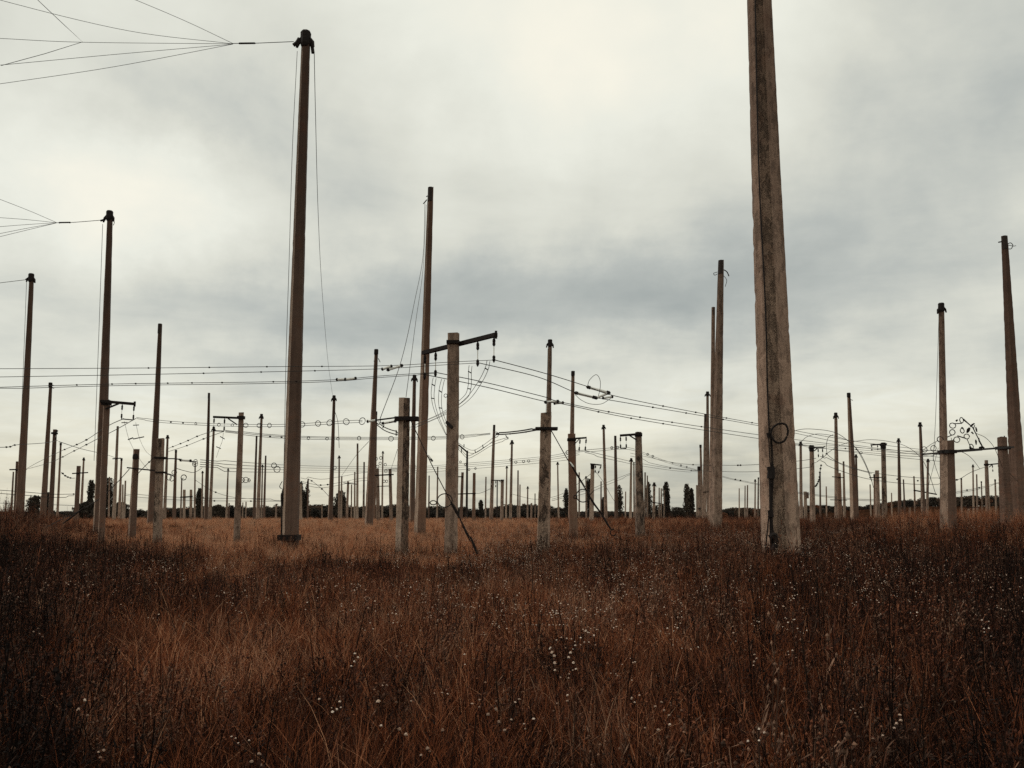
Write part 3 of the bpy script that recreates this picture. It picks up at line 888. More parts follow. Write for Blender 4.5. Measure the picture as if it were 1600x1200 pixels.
tail(P12, [(1569, 681), (1570, 683), (1572.5, 690)], 1.8); tail(T38, [(520, 632), (522, 640), (528, 660), (530, 700)], .8)
tail(H1, [(450, 755), (444, 760), (441, 772), (440, 800), (439.5, 838)], 2.2, 'hanging_cable', 'steel'); tail(H1, [(443, 768), (441, 774), (441.5, 790)], 5.0, 'cable_bundle'); tail(H1, [(441, 752), (437, 760), (440, 764)], 1.2)
tail(H1, [(452, 818), (453, 826), (451.5, 834)], 2.2, 'crack_stain', 'tar')
# what hangs down the huge mast
def h2(pts, r, name, off=-.42):
    q = [at(x, y, H2['d'] + off - .03) - H2['g'] for x, y in pts]
    mb = MB(); mb.tube(spline(q, 6), r * H2['pm'] * .72, 6); return mb.build(name, M['steel'], H2['root'])
h2([(1180, 0), (1183, 160), (1187, 300), (1196, 480), (1199, 600), (1202, 680)], 1.7, 'hanging_cable')
h2([(1198, 590), (1201, 660), (1203.5, 676), (1206, 730)], 1.2, 'hanging_cable')
h2([(1203, 680), (1208, 668), (1218, 662), (1228, 664), (1231, 676), (1226, 688), (1217, 692), (1209, 688), (1204, 679)], 2.3, 'wire_coil', -.5)
h2([(1200.5, 676), (1203, 684)], 5, 'wire_clip', -.46)
h2([(1201, 684), (1203, 720), (1205, 732)], 1.2, 'hanging_cable'); h2([(1205.5, 684), (1207.5, 715), (1207, 732)], 1.2, 'hanging_cable')
h2([(1204, 729), (1205, 738), (1204, 748)], 8, 'turnbuckle', -.44)
h2([(1203.5, 745), (1204, 790), (1205, 858)], 3.0, 'guy_rod', -.44); h2([(1207.5, 748), (1206, 800), (1209, 858)], 1.8, 'guy_rod', -.44)
h2([(1202, 798), (1199, 830), (1196, 856)], 1.5, 'guy_rod', -.46); h2([(1203.5, 797), (1205, 808)], 6, 'turnbuckle', -.46)
h2([(1203, 840), (1209, 836), (1213, 845), (1209, 856), (1203, 860), (1197, 858)], 6, 'wire_coil', -.5)


# ------------------------------------------------------------------ wires
WIRES = 'antenna wires strung across the field'
GUYS = 'guy wires and slack lines hanging from masts'


def cable(label, pts, r=.85, strands=(0,), beads=(), rings=(), ins=(), clips=(), name='antenna_wire', cat='wire', group=WIRES, d=None, n=8, mat='wire', ringr=1.0):
    """pts: (photo x, photo y, distance); strands: photo-pixel heights of parallel wires; beads, rings, ins along it"""
    q = [p if len(p) == 3 else (p[0], p[1], d) for p in pts]
    c = spline([at(*p) for p in q], n)
    dm = sum(p[2] for p in q) / len(q)
    pm = px2m(dm)
    root = empty(name, c[0])
    tag(root, label, cat, group)
    o = c[0]
    def near(px):
        best = min(c, key=lambda p: abs(800 + F * p.x / depth(p) - px))
        i = c.index(best)
        # refine between samples
        for j in (i - 1, i):
            if 0 <= j < len(c) - 1:
                a, b = c[j], c[j + 1]
                xa = 800 + F * a.x / depth(a); xb = 800 + F * b.x / depth(b)
                if min(xa, xb) <= px <= max(xa, xb) and abs(xb - xa) > 1e-6:
                    return a.lerp(b, (px - xa) / (xb - xa))
        return best
    for k, dy in enumerate(strands):
        mb = MB()
        mb.tube([p - o + Vector((0, 0, -dy * pm * (1 if 2 < i < len(c) - 3 or len(c) < 8 else .55))) for i, p in enumerate(c)], r * pm * .5, 5)
        mb.build('wire_strand', M[mat], root)
    def jw(bx):
        return near(bx) - o
    for bx in beads:
        mb = MB(); p = jw(bx)
        mb.tube([p + Vector((-1.6 * pm, 0, 0)), p + Vector((-.6 * pm, 0, 0)), p + Vector((.6 * pm, 0, 0)), p + Vector((1.6 * pm, 0, 0))], [.5 * pm, 1.3 * pm, 1.3 * pm, .5 * pm], 6)
        mb.build('wire_clip', M['steel'], root)
    for ring in rings:
        rx, rr = ring[:2]
        p = jw(rx) + Vector((0, 0, -(ring[2] if len(ring) > 2 else 0) * pm))
        mb = MB()
        mb.ring(p, rr * pm, .55 * pm * ringr, (rnd.uniform(-.6, .6), 1, rnd.uniform(-.3, .3)), 14)
        mb.build('spacer_ring', M['steel'], root)
    for (x0, y0, x1, y1, rr) in ins:
        a = at(x0, y0, dm) - o; b = at(x1, y1, dm) - o
        dv = (b - a)
        mb = MB(); mb.tube([a + dv * .08, b - dv * .08], rr * pm * .62, 7); io = mb.build('insulator', M['glaze'], root)
        for u, v2 in ((a - dv * .10, a + dv * .13), (b + dv * .10, b - dv * .13)):
            mb = MB(); bottle(mb, u, v2, rr * pm * .95); mb.build('insulator_fitting', M['steel'], io)
    for (x0, y0, x1, y1, rr) in clips:
        a = at(x0, y0, dm) - o; b = at(x1, y1, dm) - o
        mb = MB(); mb.bar(a, b, rr * pm, rr * pm); mb.build('spreader_bar', M['steel'], root)
    return root


def depth(p):
    return p.y * math.cos(PITCH) + (p.z - EYE) * math.sin(PITCH)


# fan of wires from the big left mast
cable('single wire with a dark insulator tying the wire fan to the dark mast', [(459, 65, 33), (400, 67.5, 33), (398, 67.6, 33), (374, 67.8, 33), (362, 68, 33)], 1.2, beads=(374, 398), clips=((374, 67.8, 398, 67.5, 2.2),))
cable('topmost wire of the upper fan, running steeply up', [(364, 68, 33), (290, 33, 32), (205, -3, 31), (90, -50, 30)], .8)
cable('second wire of the upper fan, crossing the top left corner', [(364, 68.5, 33), (200, 48, 31), (0, 0, 29), (-150, -45, 28)], .8)
cable('almost level wire of the upper fan holding the kinked cross tie', [(364, 68.5, 33), (130, 66, 31), (0, 60, 30), (-160, 52, 29)], .8)
cable('fourth wire of the upper fan, sloping gently down to the left', [(364, 69, 33), (180, 85, 32), (8, 101, 31), (-160, 116, 30)], .8)
cable('lowest wire of the upper fan', [(364, 69, 33), (180, 104, 32), (0, 131, 31), (-160, 153, 30)], .8)
cable('kinked cross tie between wires of the upper fan', [(40, -20, 30.5), (60, 1, 30.5), (95, 34, 30.8), (129, 65.5, 31), (70, 84, 31), (2, 102.5, 31)], 1.0, n=1)
cable('single wire with a dark insulator tying the lower fan to its mast', [(158, 344, 52), (113, 347.5, 52), (90, 348, 52), (86, 348, 52)], 1.0, beads=(93, 109), clips=((93, 347.8, 110, 347.5, 1.8),))
cable('top wire of the lower fan at the left edge', [(88, 347.5, 52), (40, 327, 51), (-30, 300, 50)], .7)
cable('second wire of the lower fan at the left edge', [(88, 348, 52), (40, 343, 51), (-30, 338, 50)], .7)
cable('third wire of the lower fan at the left edge', [(88, 348, 52), (40, 351, 51), (-30, 356.5, 50)], .7)
cable('fourth wire of the lower fan at the left edge', [(88, 348.5, 52), (40, 357, 51), (-30, 371, 50)], .7)
cable('bottom wire of the lower fan at the left edge', [(88, 348.5, 52), (40, 360, 51), (-30, 377, 50)], .7)
cable('short wire running from the left edge to the leaning capped mast', [(41, 437, 66), (0, 442, 64), (-40, 447, 62)], .9)
# long level wires towards the slanting arm
d1 = 30
cable('uppermost of the three long level wires at the left', [(-60, 576.5, 26), (230, 575, 27), (420, 573, 28), (600, 571.5, 29), (700, 566, 29.3), (773, 562.5, 29.5)], 1.0,
      beads=(232, 327, 417, 503), ins=((597, 577, 612, 572, 3.2), (606, 578, 628, 571, 3.2)))
cable('middle of the three long level wires at the left', [(-60, 590, 26), (180, 586, 27), (420, 581, 28), (590, 576.5, 29), (680, 571, 29.6), (748, 567, 29.9)], 1.0, beads=(318, 408, 492))
cable('lowest doubled wire of the three long level wires', [(-60, 607, 28), (180, 600, 29), (400, 597, 30), (520, 593.5, 31), (600, 587, 31.6), (681, 582, 32.3)], 1.0, strands=(0, 2.6),
      beads=(175, 120, 212, 262, 300, 347, 427, 463), ins=((526, 593, 540, 592.5, 3.0), (539, 593, 556, 591, 3.0)))
# beyond the arm to the right
cable('upper sloping wire from the arm to the looped insulators', [(773, 562.5, 29.5), (850, 583, 31), (915, 603, 32.5), (962, 619, 34), (1070, 641, 40), (1200, 665, 48), (1340, 690, 56), (1480, 707, 62)], 1.0, beads=(1036, 1087, 1135, 1175),
      ins=((919, 605, 951, 613.5, 3.4), (957, 620, 942, 622, 2.8)))
cable('second sloping wire from the arm to the looped insulators', [(748, 567, 29.9), (840, 589, 31), (896, 612, 32.5), (930, 621, 33.5), (958, 626, 34), (1070, 645, 40), (1200, 668, 48), (1340, 696, 56), (1480, 712, 62)], 1.0, beads=(1020, 1072, 1130),
      ins=((900, 614, 929, 621, 3.4), (931, 622, 951, 614, 3.2)))
cable('upper of the two lower sloping wires right of the arm', [(681, 582, 32.3), (760, 598, 33), (852, 620.5, 35), (880, 629, 36), (1000, 652, 42), (1190, 680, 52), (1350, 700, 60), (1480, 716, 66)], 1.0, beads=(951, 1000, 1050, 1096),
      ins=((852, 628.5, 872, 627, 3.2),))
cable('lower of the two lower sloping wires right of the arm', [(662, 585, 32.9), (760, 605, 33), (848, 626.5, 35), (880, 631.5, 36), (1000, 656, 42), (1190, 686, 52), (1350, 709, 60), (1480, 722, 66)], 1.0, beads=(935, 986, 1036),
      ins=((866, 630.5, 880, 629, 2.8),))
cable('thin loop of wire standing above the bright insulators', [(918, 604, 33), (921, 594, 33), (931, 585.5, 33), (937, 592, 33), (938, 604, 33), (935, 619, 33)], .9, cat='wire', group=GUYS)
cable('thin loop of wire sagging below the bright insulators', [(899, 617, 33), (908, 625, 33), (922, 631, 33), (940, 631, 33), (955, 622, 33)], .9, group=GUYS)
# drop wires under the slanting arm
for lab, pts in (('left pair of drop wires curving down under the arm', [(677, 590, 32.5), (675, 600, 32.5), (674, 620, 33), (680, 645, 35), (697, 680, 38)]),
                 ('second pair of drop wires curving down under the arm', [(690, 592, 32.2), (686, 610, 32.4), (686, 635, 33.5), (694, 660, 35), (702, 675, 37)]),
                 ('nearly vertical pair of drop wires right of the arm post', [(733, 571, 30), (732, 580, 30), (731, 605, 31), (722, 622, 34), (690, 645, 40), (650, 663, 46)]),
                 ('slanting pair of drop wires right of the arm post', [(761, 563.5, 29.6), (758, 575, 29.7), (748, 595, 30.5), (728, 622, 34), (700, 642, 38), (640, 668, 46)])):
    cable(lab, pts, .8, strands=(0,), name='drop_wire', group=GUYS)
    p2 = [(x + (4.5 if i < 4 else 2), y + (3 if i else 1), dd) for i, (x, y, dd) in enumerate(pts)]
    cable(lab.replace('pair of drop wires', 'companion drop wire').replace('curving down', 'bending down'), p2, .8, name='drop_wire', group=GUYS,
          clips=((p2[1][0] - 5, p2[1][1] - 3, p2[1][0], p2[1][1], 1.6), (p2[2][0] - 5, p2[2][1] - 1, p2[2][0] + .5, p2[2][1], 1.4)))
# spacer cables in the middle
cable('upper spacer cable with small hoops between left arm and cracked post', [(213, 653, 38), (260, 659, 38.5), (340, 663.5, 38), (440, 664.5, 36), (540, 659, 34), (566, 658, 33)], .8, strands=(-1.4, 2), beads=(267, 286), rings=((306, 2.2), (342, 2.6), (363, 2), (384, 3.6), (405, 3.4), (421, 3.6), (472, 4.2), (497, 4.2), (515, 4.6), (541, 4.6), (566, 5)), name='spacer_cable',
      ins=((574, 658.5, 588, 656.5, 3),), clips=((588, 656.5, 622, 652, 2.2),))
cable('short insulator cable hooked under the black band of the cracked post', [(591, 659, 31.5), (600, 661, 31.5), (620, 658, 31)], 1.2, ins=((598, 661.5, 618, 658, 2.8),), name='spacer_cable', rings=((591, 4),), group=GUYS)
cable('slack loop hanging below the insulator cable of the cracked post', [(589, 664, 32), (600, 672, 32), (612, 677, 31.5), (624, 680, 31)], 1.6, strands=(0, -5), clips=((600, 664, 598, 669, 1.4), (619, 672, 619, 681, 1.4)), group=GUYS)
cable('lower spacer cable with hoops passing behind the slanting arm post', [(352, 674, 44), (420, 681.5, 46), (500, 685, 50), (600, 685.5, 54), (700, 684, 58), (766, 678, 60)], .75, strands=(-2.4, -.6, 1.6), beads=(422, 440), rings=((482, 2.2), (511, 2.2), (528, 2), (561, 3, -1), (611, 4), (660, 2.2), (677, 3.6), (722, 4)), name='spacer_cable')
cable('thick strained cable from the black band of the blotchy post', [(775, 679, 40), (790, 678.5, 39), (815, 676, 36), (841, 671.5, 33)], 2.2, strands=(0, -3), beads=(779, 797, 822), rings=((769, 4.4),), name='spacer_cable', mat='steel')
cable('sagging cable pair ending at the strained cable of the blotchy post', [(716, 692, 44), (730, 701, 44), (742, 703, 44), (760, 692, 43), (775, 680, 42)], .7, strands=(0, 5), clips=((725, 694, 725, 699, 1.3), (742, 703, 743, 708, 1.3), (754, 695, 755, 700, 1.3)), group=GUYS)
cable('lower sagging cable pair with spreaders behind the slanting arm post', [(715, 697, 46), (721, 703, 46), (731, 712, 46), (745, 706, 45), (770, 691, 44), (795, 683, 42)], .7, strands=(0, 4), clips=((721, 701, 721, 708, 1.3), (790, 680, 794, 686, 1.4)), group=GUYS)
cable('distant wire bundle with round spacers behind the mid field posts', [(600, 733, 90), (700, 726, 90), (800, 718, 90), (860, 712, 86), (905, 703, 62)], .6, strands=(0, 3, 6, 10), rings=((719.5, 1.6, -3), (727, 1.8, 2), (733, 1.6, 11), (743, 1.6, 10), (798, 2), (806, 2, 5), (818, 2, 5), (826, 2, 5), (887, 2.4)), name='spacer_cable')
cable('wire bundle from the two small insulators towards the far arm post', [(905, 704, 62), (940, 701, 70), (968, 699, 80), (985, 700, 80), (1000, 705, 90), (1040, 720, 105), (1092, 735, 120)], .6, strands=(0, 2.6), rings=((956, 1.6), (965, 1.7), (1012, 1.6), (1020, 1.6), (1064, 1.5), (1073, 1.5)), beads=(1051,), name='spacer_cable')
cable('thin wire bundle falling from the small insulators to the cluster', [(914, 704, 62), (960, 715, 80), (1000, 724, 95), (1050, 732, 110), (1092, 736, 122)], .6, strands=(0, 3.5), beads=(1047, 1080))
cable('pair of distant wires running past the cluster to the huge mast', [(985, 708, 95), (1060, 724, 92), (1130, 727, 80), (1190, 725.5, 70), (1250, 720, 66), (1275, 716, 64)], .7, strands=(0, 10), beads=(1083, 1157, 1153))
cable('faint wire pair dropping from the cluster towards the huge mast', [(1110, 738, 118), (1140, 747, 116), (1180, 755, 110), (1240, 768, 100), (1330, 779, 90), (1385, 781, 84)], .6, strands=(0, 1.6), beads=(1149, 1157))
# right of the huge mast
cable('arched wire springing from the huge mast over the crossed posts', [(1232, 680, 60), (1246, 672, 60), (1270, 670.5, 60), (1305, 676, 60), (1330, 693, 60), (1345, 710, 60), (1358, 738, 60), (1365, 762, 60)], .9, group=GUYS)
cable('second arched wire starting on the capped pole by the huge mast', [(1252, 690, 62), (1262, 682, 62), (1280, 678, 62), (1310, 683, 62), (1332, 694, 62), (1350, 722, 62), (1362, 752, 62)], .8, group=GUYS)
cable('curly wire with a knot hanging left of the arrow capped mast', [(1302, 679, 62), (1294, 684, 62), (1291, 697, 62), (1291.5, 709, 62), (1284, 716, 62), (1276, 722, 62)], .9, group=GUYS, beads=(1291.5,))
cable('wire from the hanging knot up to the tall leaning mast', [(1291.5, 709, 62), (1308, 698, 66), (1328, 690, 72)], .8, group=GUYS)
cable('wire from the hanging knot down behind the red topped post', [(1291.5, 709, 62), (1300, 716, 64), (1320, 728, 68), (1362, 740, 74)], .8, group=GUYS)
cable('string of fallen round insulators dangling over a thin pole', [(1283, 727, 60), (1281, 738, 60), (1280, 748, 60), (1277, 756, 60), (1274, 760, 60)], 1.2, beads=(1283, 1282, 1281, 1280.4, 1279.5, 1278.5, 1277, 1275.6, 1274.2), group=GUYS, mat='steel', cat='insulator string', name='insulator_string')
cable('long low wire pair sloping right from the post beside the huge mast', [(1282, 716, 64), (1310, 728, 66), (1360, 743, 70), (1430, 751, 76), (1485, 751, 80)], .8, strands=(-5, 6), beads=(1402, 1434))
cable('wire bundle with dark spacers leading to the thick beam post', [(1240, 694, 56), (1300, 699, 54), (1370, 705, 48), (1430, 709, 40), (1474, 706, 34)], .7, strands=(-3.5, 0, 3.5), beads=(1266, 1288, 1321, 1338), rings=((1345, 2, 5),), name='spacer_cable', ins=((1467, 708, 1477, 706.5, 2.6),), clips=((1441, 710, 1466, 708, 2.2),))
cable('arched wire between the leaning mast and the arm post at the right', [(1333, 690, 70), (1360, 687, 70), (1390, 690, 70), (1415, 697, 66), (1437, 713, 64), (1450, 736, 62), (1462, 772, 60)], .8, group=GUYS)
cable('two hoops of wire standing on the cable by the thick beam post', [(1440, 709, 36), (1455, 709, 35), (1470, 707, 34)], .8, rings=((1445, 4.4, -7), (1459, 4.6, -8)), name='wire_hoop', cat='hoop', group=GUYS)
cable('loose bundle of strands fanning down left of the thick beam post', [(1462, 690, 36), (1458, 712, 36), (1462, 730, 37), (1470, 752, 38)], .7, strands=(0,), group=GUYS)
cable('thin strand crossing the loose bundle beside the beam post', [(1466, 700, 36), (1457, 735, 38), (1448, 770, 40)], .6, group=GUYS)
cable('drooping wire from the thick beam post to the kinked tie point', [(1487, 703, 34), (1507, 708, 44), (1520, 718, 56), (1531, 732.5, 70)], .8, group=GUYS)
cable('wire pair from the kinked tie point to the slim arm post', [(1485, 752, 62), (1500, 748, 64), (1515, 739, 68), (1531, 732.5, 70), (1542, 729, 90)], .8, beads=(1495,))
cable('distant wire with spacers between the two beam posts', [(1487, 770, 90), (1510, 766, 92), (1530, 762, 95), (1560, 754, 98)], .6, strands=(0, 2), beads=(1511, 1530))
cable('big arched wire from the spacer tangle over to the far beam post', [(1525, 677, 37), (1540, 684, 38.5), (1552, 697, 40), (1560, 714, 41), (1566, 730, 41.6)], .8, group=GUYS)
cable('short wire from the far beam post to the leaning edge mast', [(1575, 737, 44), (1583, 745, 50), (1590, 752, 54)], .8, group=GUYS)
# tall mast lines
cable('left line hanging down beside the tall dark mast', [(464.5, 80, 33), (457, 230, 33), (452, 400, 33), (447, 560, 33), (443, 760, 33)], .9, name='guy_wire', group=GUYS)
cable('slack line from the dark mast top to the arrow capped mast', [(491, 84, 33), (493, 180, 37), (497, 330, 46), (503, 450, 62), (512, 560, 85), (519.5, 617, 104)], .62, name='guy_wire', group=GUYS)
cable('line hanging beside the tall left mast of the lower fan', [(160.5, 350, 52), (157, 450, 52), (152, 590, 52), (147, 720, 52)], .8, name='guy_wire', group=GUYS)
cable('line hanging beside the leaning mast near the left edge', [(41.5, 440, 66), (37, 560, 66), (32, 680, 66), (29.5, 720, 66)], .7, name='guy_wire', group=GUYS)
cable('left line slanting down from the rust streaked mast to the insulators', [(664, 318, 52), (661, 400, 51), (648, 470, 46), (628, 560, 38), (594, 654, 32)], .9, name='guy_wire', group=GUYS)
cable('right line slanting down from the rust streaked mast to the cracked post', [(666, 320, 52), (661, 420, 50), (650, 500, 42), (641, 570, 35), (634.5, 620, 31.2)], .8, name='guy_wire', group=GUYS)
cable('line beside the arrow capped mast behind the blotchy post', [(856, 545, 84), (855, 590, 84), (853, 645, 84)], .6, name='guy_wire', group=GUYS)
cable('line hanging beside the tall flared mast by the beam posts', [(1467, 490, 74), (1465, 560, 72), (1462, 650, 66), (1458, 720, 60)], .7, name='guy_wire', group=GUYS)
cable('faint line rising left from the H pair to the leaning mast', [(534, 743, 150), (556, 712, 120), (576, 690, 80)], .6, name='guy_wire', group=GUYS)
cable('faint line falling from the cracked post insulators to the H pair', [(621, 702, 60), (617, 715, 80), (611, 733, 104)], .6, name='guy_wire', group=GUYS)
# left side
cable('upper spacer wire from the left braced arm down to the edge post', [(193.5, 654, 38), (168, 666, 42), (130, 690, 52), (95, 705, 64), (60, 722, 76), (42, 732, 82)], .8, beads=(101, 120, 135), name='spacer_cable')
cable('lower spacer wire from the left braced arm down to the edge post', [(212, 654, 38), (180, 672, 42), (150, 687, 48), (115, 705, 58), (80, 722, 70), (42, 733, 82)], .8, beads=(98, 116, 135), name='spacer_cable')
cable('faint drop wires under the left braced arm', [(194, 658, 38), (203, 690, 40), (220, 720, 43), (236, 738, 46)], .45, strands=(0,), clips=((190, 660.5, 199, 660, 1.2),), group=GUYS)
cable('second faint drop wires under the left braced arm', [(212, 660, 38), (218, 685, 40), (228, 705, 42), (240, 715, 42)], .45, clips=((208, 664.5, 217, 664, 1.2), (200, 687, 208, 684, 1.6), (208, 686, 225, 682.5, 1.4)), group=GUYS)
cable('upper spacer wire from the left reaching arm to the square topped post', [(336, 672.5, 41), (310, 681, 46), (290, 690, 50), (262, 701, 56)], .75, beads=(270, 282, 294, 308), name='spacer_cable')
cable('lower spacer wire from the left reaching arm to the square topped post', [(350, 674, 41), (320, 685, 46), (290, 697, 50), (262, 706, 56)], .75, beads=(292, 318), name='spacer_cable')
cable('faint cage of drop wires under the left reaching arm', [(349, 676, 41), (347, 690, 44), (343, 700, 46), (338, 715, 50)], .5, strands=(0,), clips=((344, 682, 351, 686, 1.2), (338, 698, 345, 701, 1.2)), group=GUYS)
cable('heavy strained cable from the square topped post to the wire tangle', [(256, 717, 40), (275, 717, 41), (305, 722, 43)], 1.8, ins=((282, 719, 298, 720, 2.6),), beads=(280, 300), rings=((311, 4.4), (315, 4.2, 3)), name='spacer_cable', mat='steel')
cable('cable behind the heavy one, spreading right into the far wires', [(313, 721, 43), (400, 727, 60), (470, 730, 80), (560, 731, 100), (650, 728, 110)], .6, strands=(-2.5, 1, 4.5, 8), rings=((428, 3.4, -1), (433, 4.2, 4), (523, 3)), name='spacer_cable')
cable('tangled loops under the square topped post', [(256, 739, 40), (265, 741, 40), (272, 744, 41)], 1.6, rings=((264, 4.4, 5), (269, 4.2, 5), (272, 3.6, -6)), name='wire_tangle', cat='wire tangle', group=GUYS, mat='steel')
cable('slack wires sagging between the tangle and the thin bare pole', [(276, 732, 60), (290, 736, 62), (304, 738, 70), (316, 731, 80)], .9, group=GUYS)
cable('long drooping wire from the thin bare pole to the dark mast', [(305, 750, 100), (330, 766, 100), (360, 776, 98), (400, 780, 96), (440, 783, 94)], .6, beads=(337,))
cable('single loop standing on the thin pole in the far left group', [(284, 748, 200), (287, 747, 200)], 1.0, rings=((288, 4, -1),), name='wire_hoop', cat='hoop', group=GUYS, ringr=1.3)
cable('row of three hoops hanging right of the left reaching arm post', [(376, 750, 60), (385, 750, 60), (392, 751, 60)], .6, rings=((378, 4), (384, 4.2), (389, 2.6)), name='spacer_cable')
cable('low wire from the left edge with double strands passing the edge post', [(-40, 763, 70), (30, 768, 72), (80, 772, 74), (116, 772, 76)], .9, strands=(0, 5), beads=(115,))
cable('lowest far wire at the left edge', [(-40, 785, 110), (60, 788, 112), (120, 790, 114)], .7)
cable('strained wire with dark clips at the left edge', [(-40, 699, 50), (12, 698.5, 54), (26, 695, 56), (70, 692, 64), (90, 688, 76)], .9, beads=(10, 16, 23))
cable('thin wire from the hooked bracket post to the plain far mast', [(92, 690, 76), (130, 702, 100), (165, 710, 130), (182, 716, 150)], .7)
cable('sagging insulator string between hooked bracket and crossed far post', [(96, 738, 76), (103, 744, 80), (111, 747, 86), (117, 747, 92)], .9, beads=(98, 102, 106, 110), group=GUYS)
cable('far wire pair low behind the crossed posts at the left', [(195, 774, 120), (230, 778, 122), (300, 782, 126), (390, 783, 130), (440, 784, 130)], .6, strands=(0, -4), beads=(335, 392))
cable('far wires with beads behind the slack wire mast', [(470, 752, 110), (500, 758, 112), (530, 754, 116), (560, 748, 122), (585, 746, 110)], .6, strands=(0, -9, 4), beads=(501, 512))
cable('beaded wire falling right from the thin pole behind the poplar', [(481, 748, 220), (488, 752, 200), (503, 764, 180), (516, 778, 170)], .7, beads=(487, 503))
cable('wire dipping between the far arm post and the low pair', [(742, 771, 116), (752, 770, 118), (770, 762, 118)], .6)
cable('far wires behind the blotchy post and the small arm post', [(800, 772, 130), (835, 780, 130), (870, 775, 120), (900, 758, 100), (926, 738, 90)], .6)
cable('crossing far wires right of the small arm post', [(862, 780, 130), (920, 765, 140), (950, 753, 150), (986, 739, 165)], .6, strands=(0, 4))
cable('slack wire falling right from the small arm post', [(930, 736, 90), (942, 752, 95), (955, 775, 100), (962, 786, 105)], .6, group=GUYS)
# short bars tying the bottoms of the hanging insulators
for P_, nm in ((P12b, 'left braced arm'), (T29, 'left reaching arm'), (P6, 'mid field arm')):
    ha, hb = P_['hang'][:2]
    mb = MB(); mb.bar(ha - P_['g'], hb - P_['g'], 1.6 * P_['pm'], 1.6 * P_['pm']); mb.build('tie_bar', M['steel'], P_['root'])
# ropes of the middle posts
def guy(label, top, knee, foot, d0, d1, coil, d_c):
    r = cable(label, [(*top, d0), (top[0] + (knee[0] - top[0]) * .5, top[1] + (knee[1] - top[1]) * .52, d0 + (d1 - d0) * .4), (*knee, d0 + (d1 - d0) * .7), (*foot, d1)], 1.6, name='guy_wire', group='guy wires of the middle posts', mat='steel')
    o = r.location
    pm = px2m(d_c)
    mb = MB(); a = at(*coil[0], d_c) - o
    for (cx, cy, rx, ry) in coil[1]:
        pts = [at(cx + rx * math.cos(q * math.pi / 12), cy + ry * math.sin(q * math.pi / 12), d_c + .06 * math.sin(q)) - o for q in range(25)]
        mb.tube(pts, .85 * pm, 6)
    mb.build('wire_coil', M['steel'], r)
    return r


def lump(r, pts, d, rad, name, mat='steel', n=7):
    mb = MB(); mb.tube([at(x, y, d) - r.location for x, y in pts], [q * px2m(d) * .62 for q in rad], n)
    return mb.build(name, M[mat], r)


g1 = guy('guy wire of the cracked post, coiled in front of the slanting arm post', (641, 655), (704, 783), (744, 858), 30.8, 28.6, ((700, 780), [(695, 782, 11.5, 10.5), (677, 785.5, 5, 3.2)]), 29.0)
lump(g1, [(669, 711), (672, 716), (676, 721)], 30, [1.6, 3.0, 2.2], 'guy_insulator', 'glaze'); lump(g1, [(673, 717), (676, 721)], 29.9, [2.6, 2.6], 'guy_clamp')
lump(g1, [(704, 784), (708, 790), (714, 801), (716, 806)], 29.1, [1.5, 4, 4, 2], 'turnbuckle'); lump(g1, [(716, 804), (728, 832), (735, 846)], 28.8, [1.6, 2.2, 1.6], 'guy_rod')
lump(g1, [(735, 838), (738, 846), (743, 858), (746, 866)], 28.6, [1.6, 3.2, 3.6, 2.4], 'ground_anchor')
g2 = guy('guy wire of the blotchy post, coiled in front of the small arm post', (861, 672), (924, 779), (956, 828), 32.6, 30.5, ((920, 776), [(911, 774.5, 10.5, 10), (899, 776.5, 2.6, 2.6)]), 31)
lump(g2, [(890, 722), (893, 726), (896, 730)], 32, [2, 3.2, 2.4], 'guy_insulator', 'glaze'); lump(g2, [(894, 729), (900, 738), (914, 761)], 31.6, [2, 1.7, 1.4], 'guy_rod')
lump(g2, [(921, 777), (928, 787), (940, 803), (950, 820), (955, 828)], 30.8, [1.6, 2.6, 2.0, 2.8, 1.6], 'turnbuckle')
lump(g2, [(918, 776), (925, 770), (928, 766)], 31, [1.4, 1, .8], 'wire_end')
mb = MB(); pts = [at(958 + 4.5 * math.cos(q * .5), 832 + 5 * math.sin(q * .5), 30.5) - g2.location for q in range(11)]; mb.tube(pts, .9 * px2m(30.5), 5); mb.build('ground_anchor', M['steel'], g2)
g3 = cable('black stay rising from the grass at the left towards the crossed post', [(72, 824, 38), (103, 808, 40), (128, 796, 41), (160, 776, 43), (185, 752, 44.5), (202, 733, 46)], 1.3, name='guy_wire', group=GUYS, mat='steel')
lump(g3, [(98, 818), (108, 811), (125, 798), (133, 792)], 40.4, [1.5, 2.2, 1.7, 1.0], 'guy_rod')
lump(g3, [(126, 800), (129, 788), (136, 783), (140, 790), (134, 798)], 41, [1.2, 1.4, 1.2, 1.4, 1.2], 'wire_coil')
cable('upper stay from the pointed topped post to the square topped post', [(214, 742, 46), (222, 733, 44), (234, 721, 42), (240, 715, 41)], 1.1, name='guy_wire', group=GUYS, mat='steel', beads=(233,))
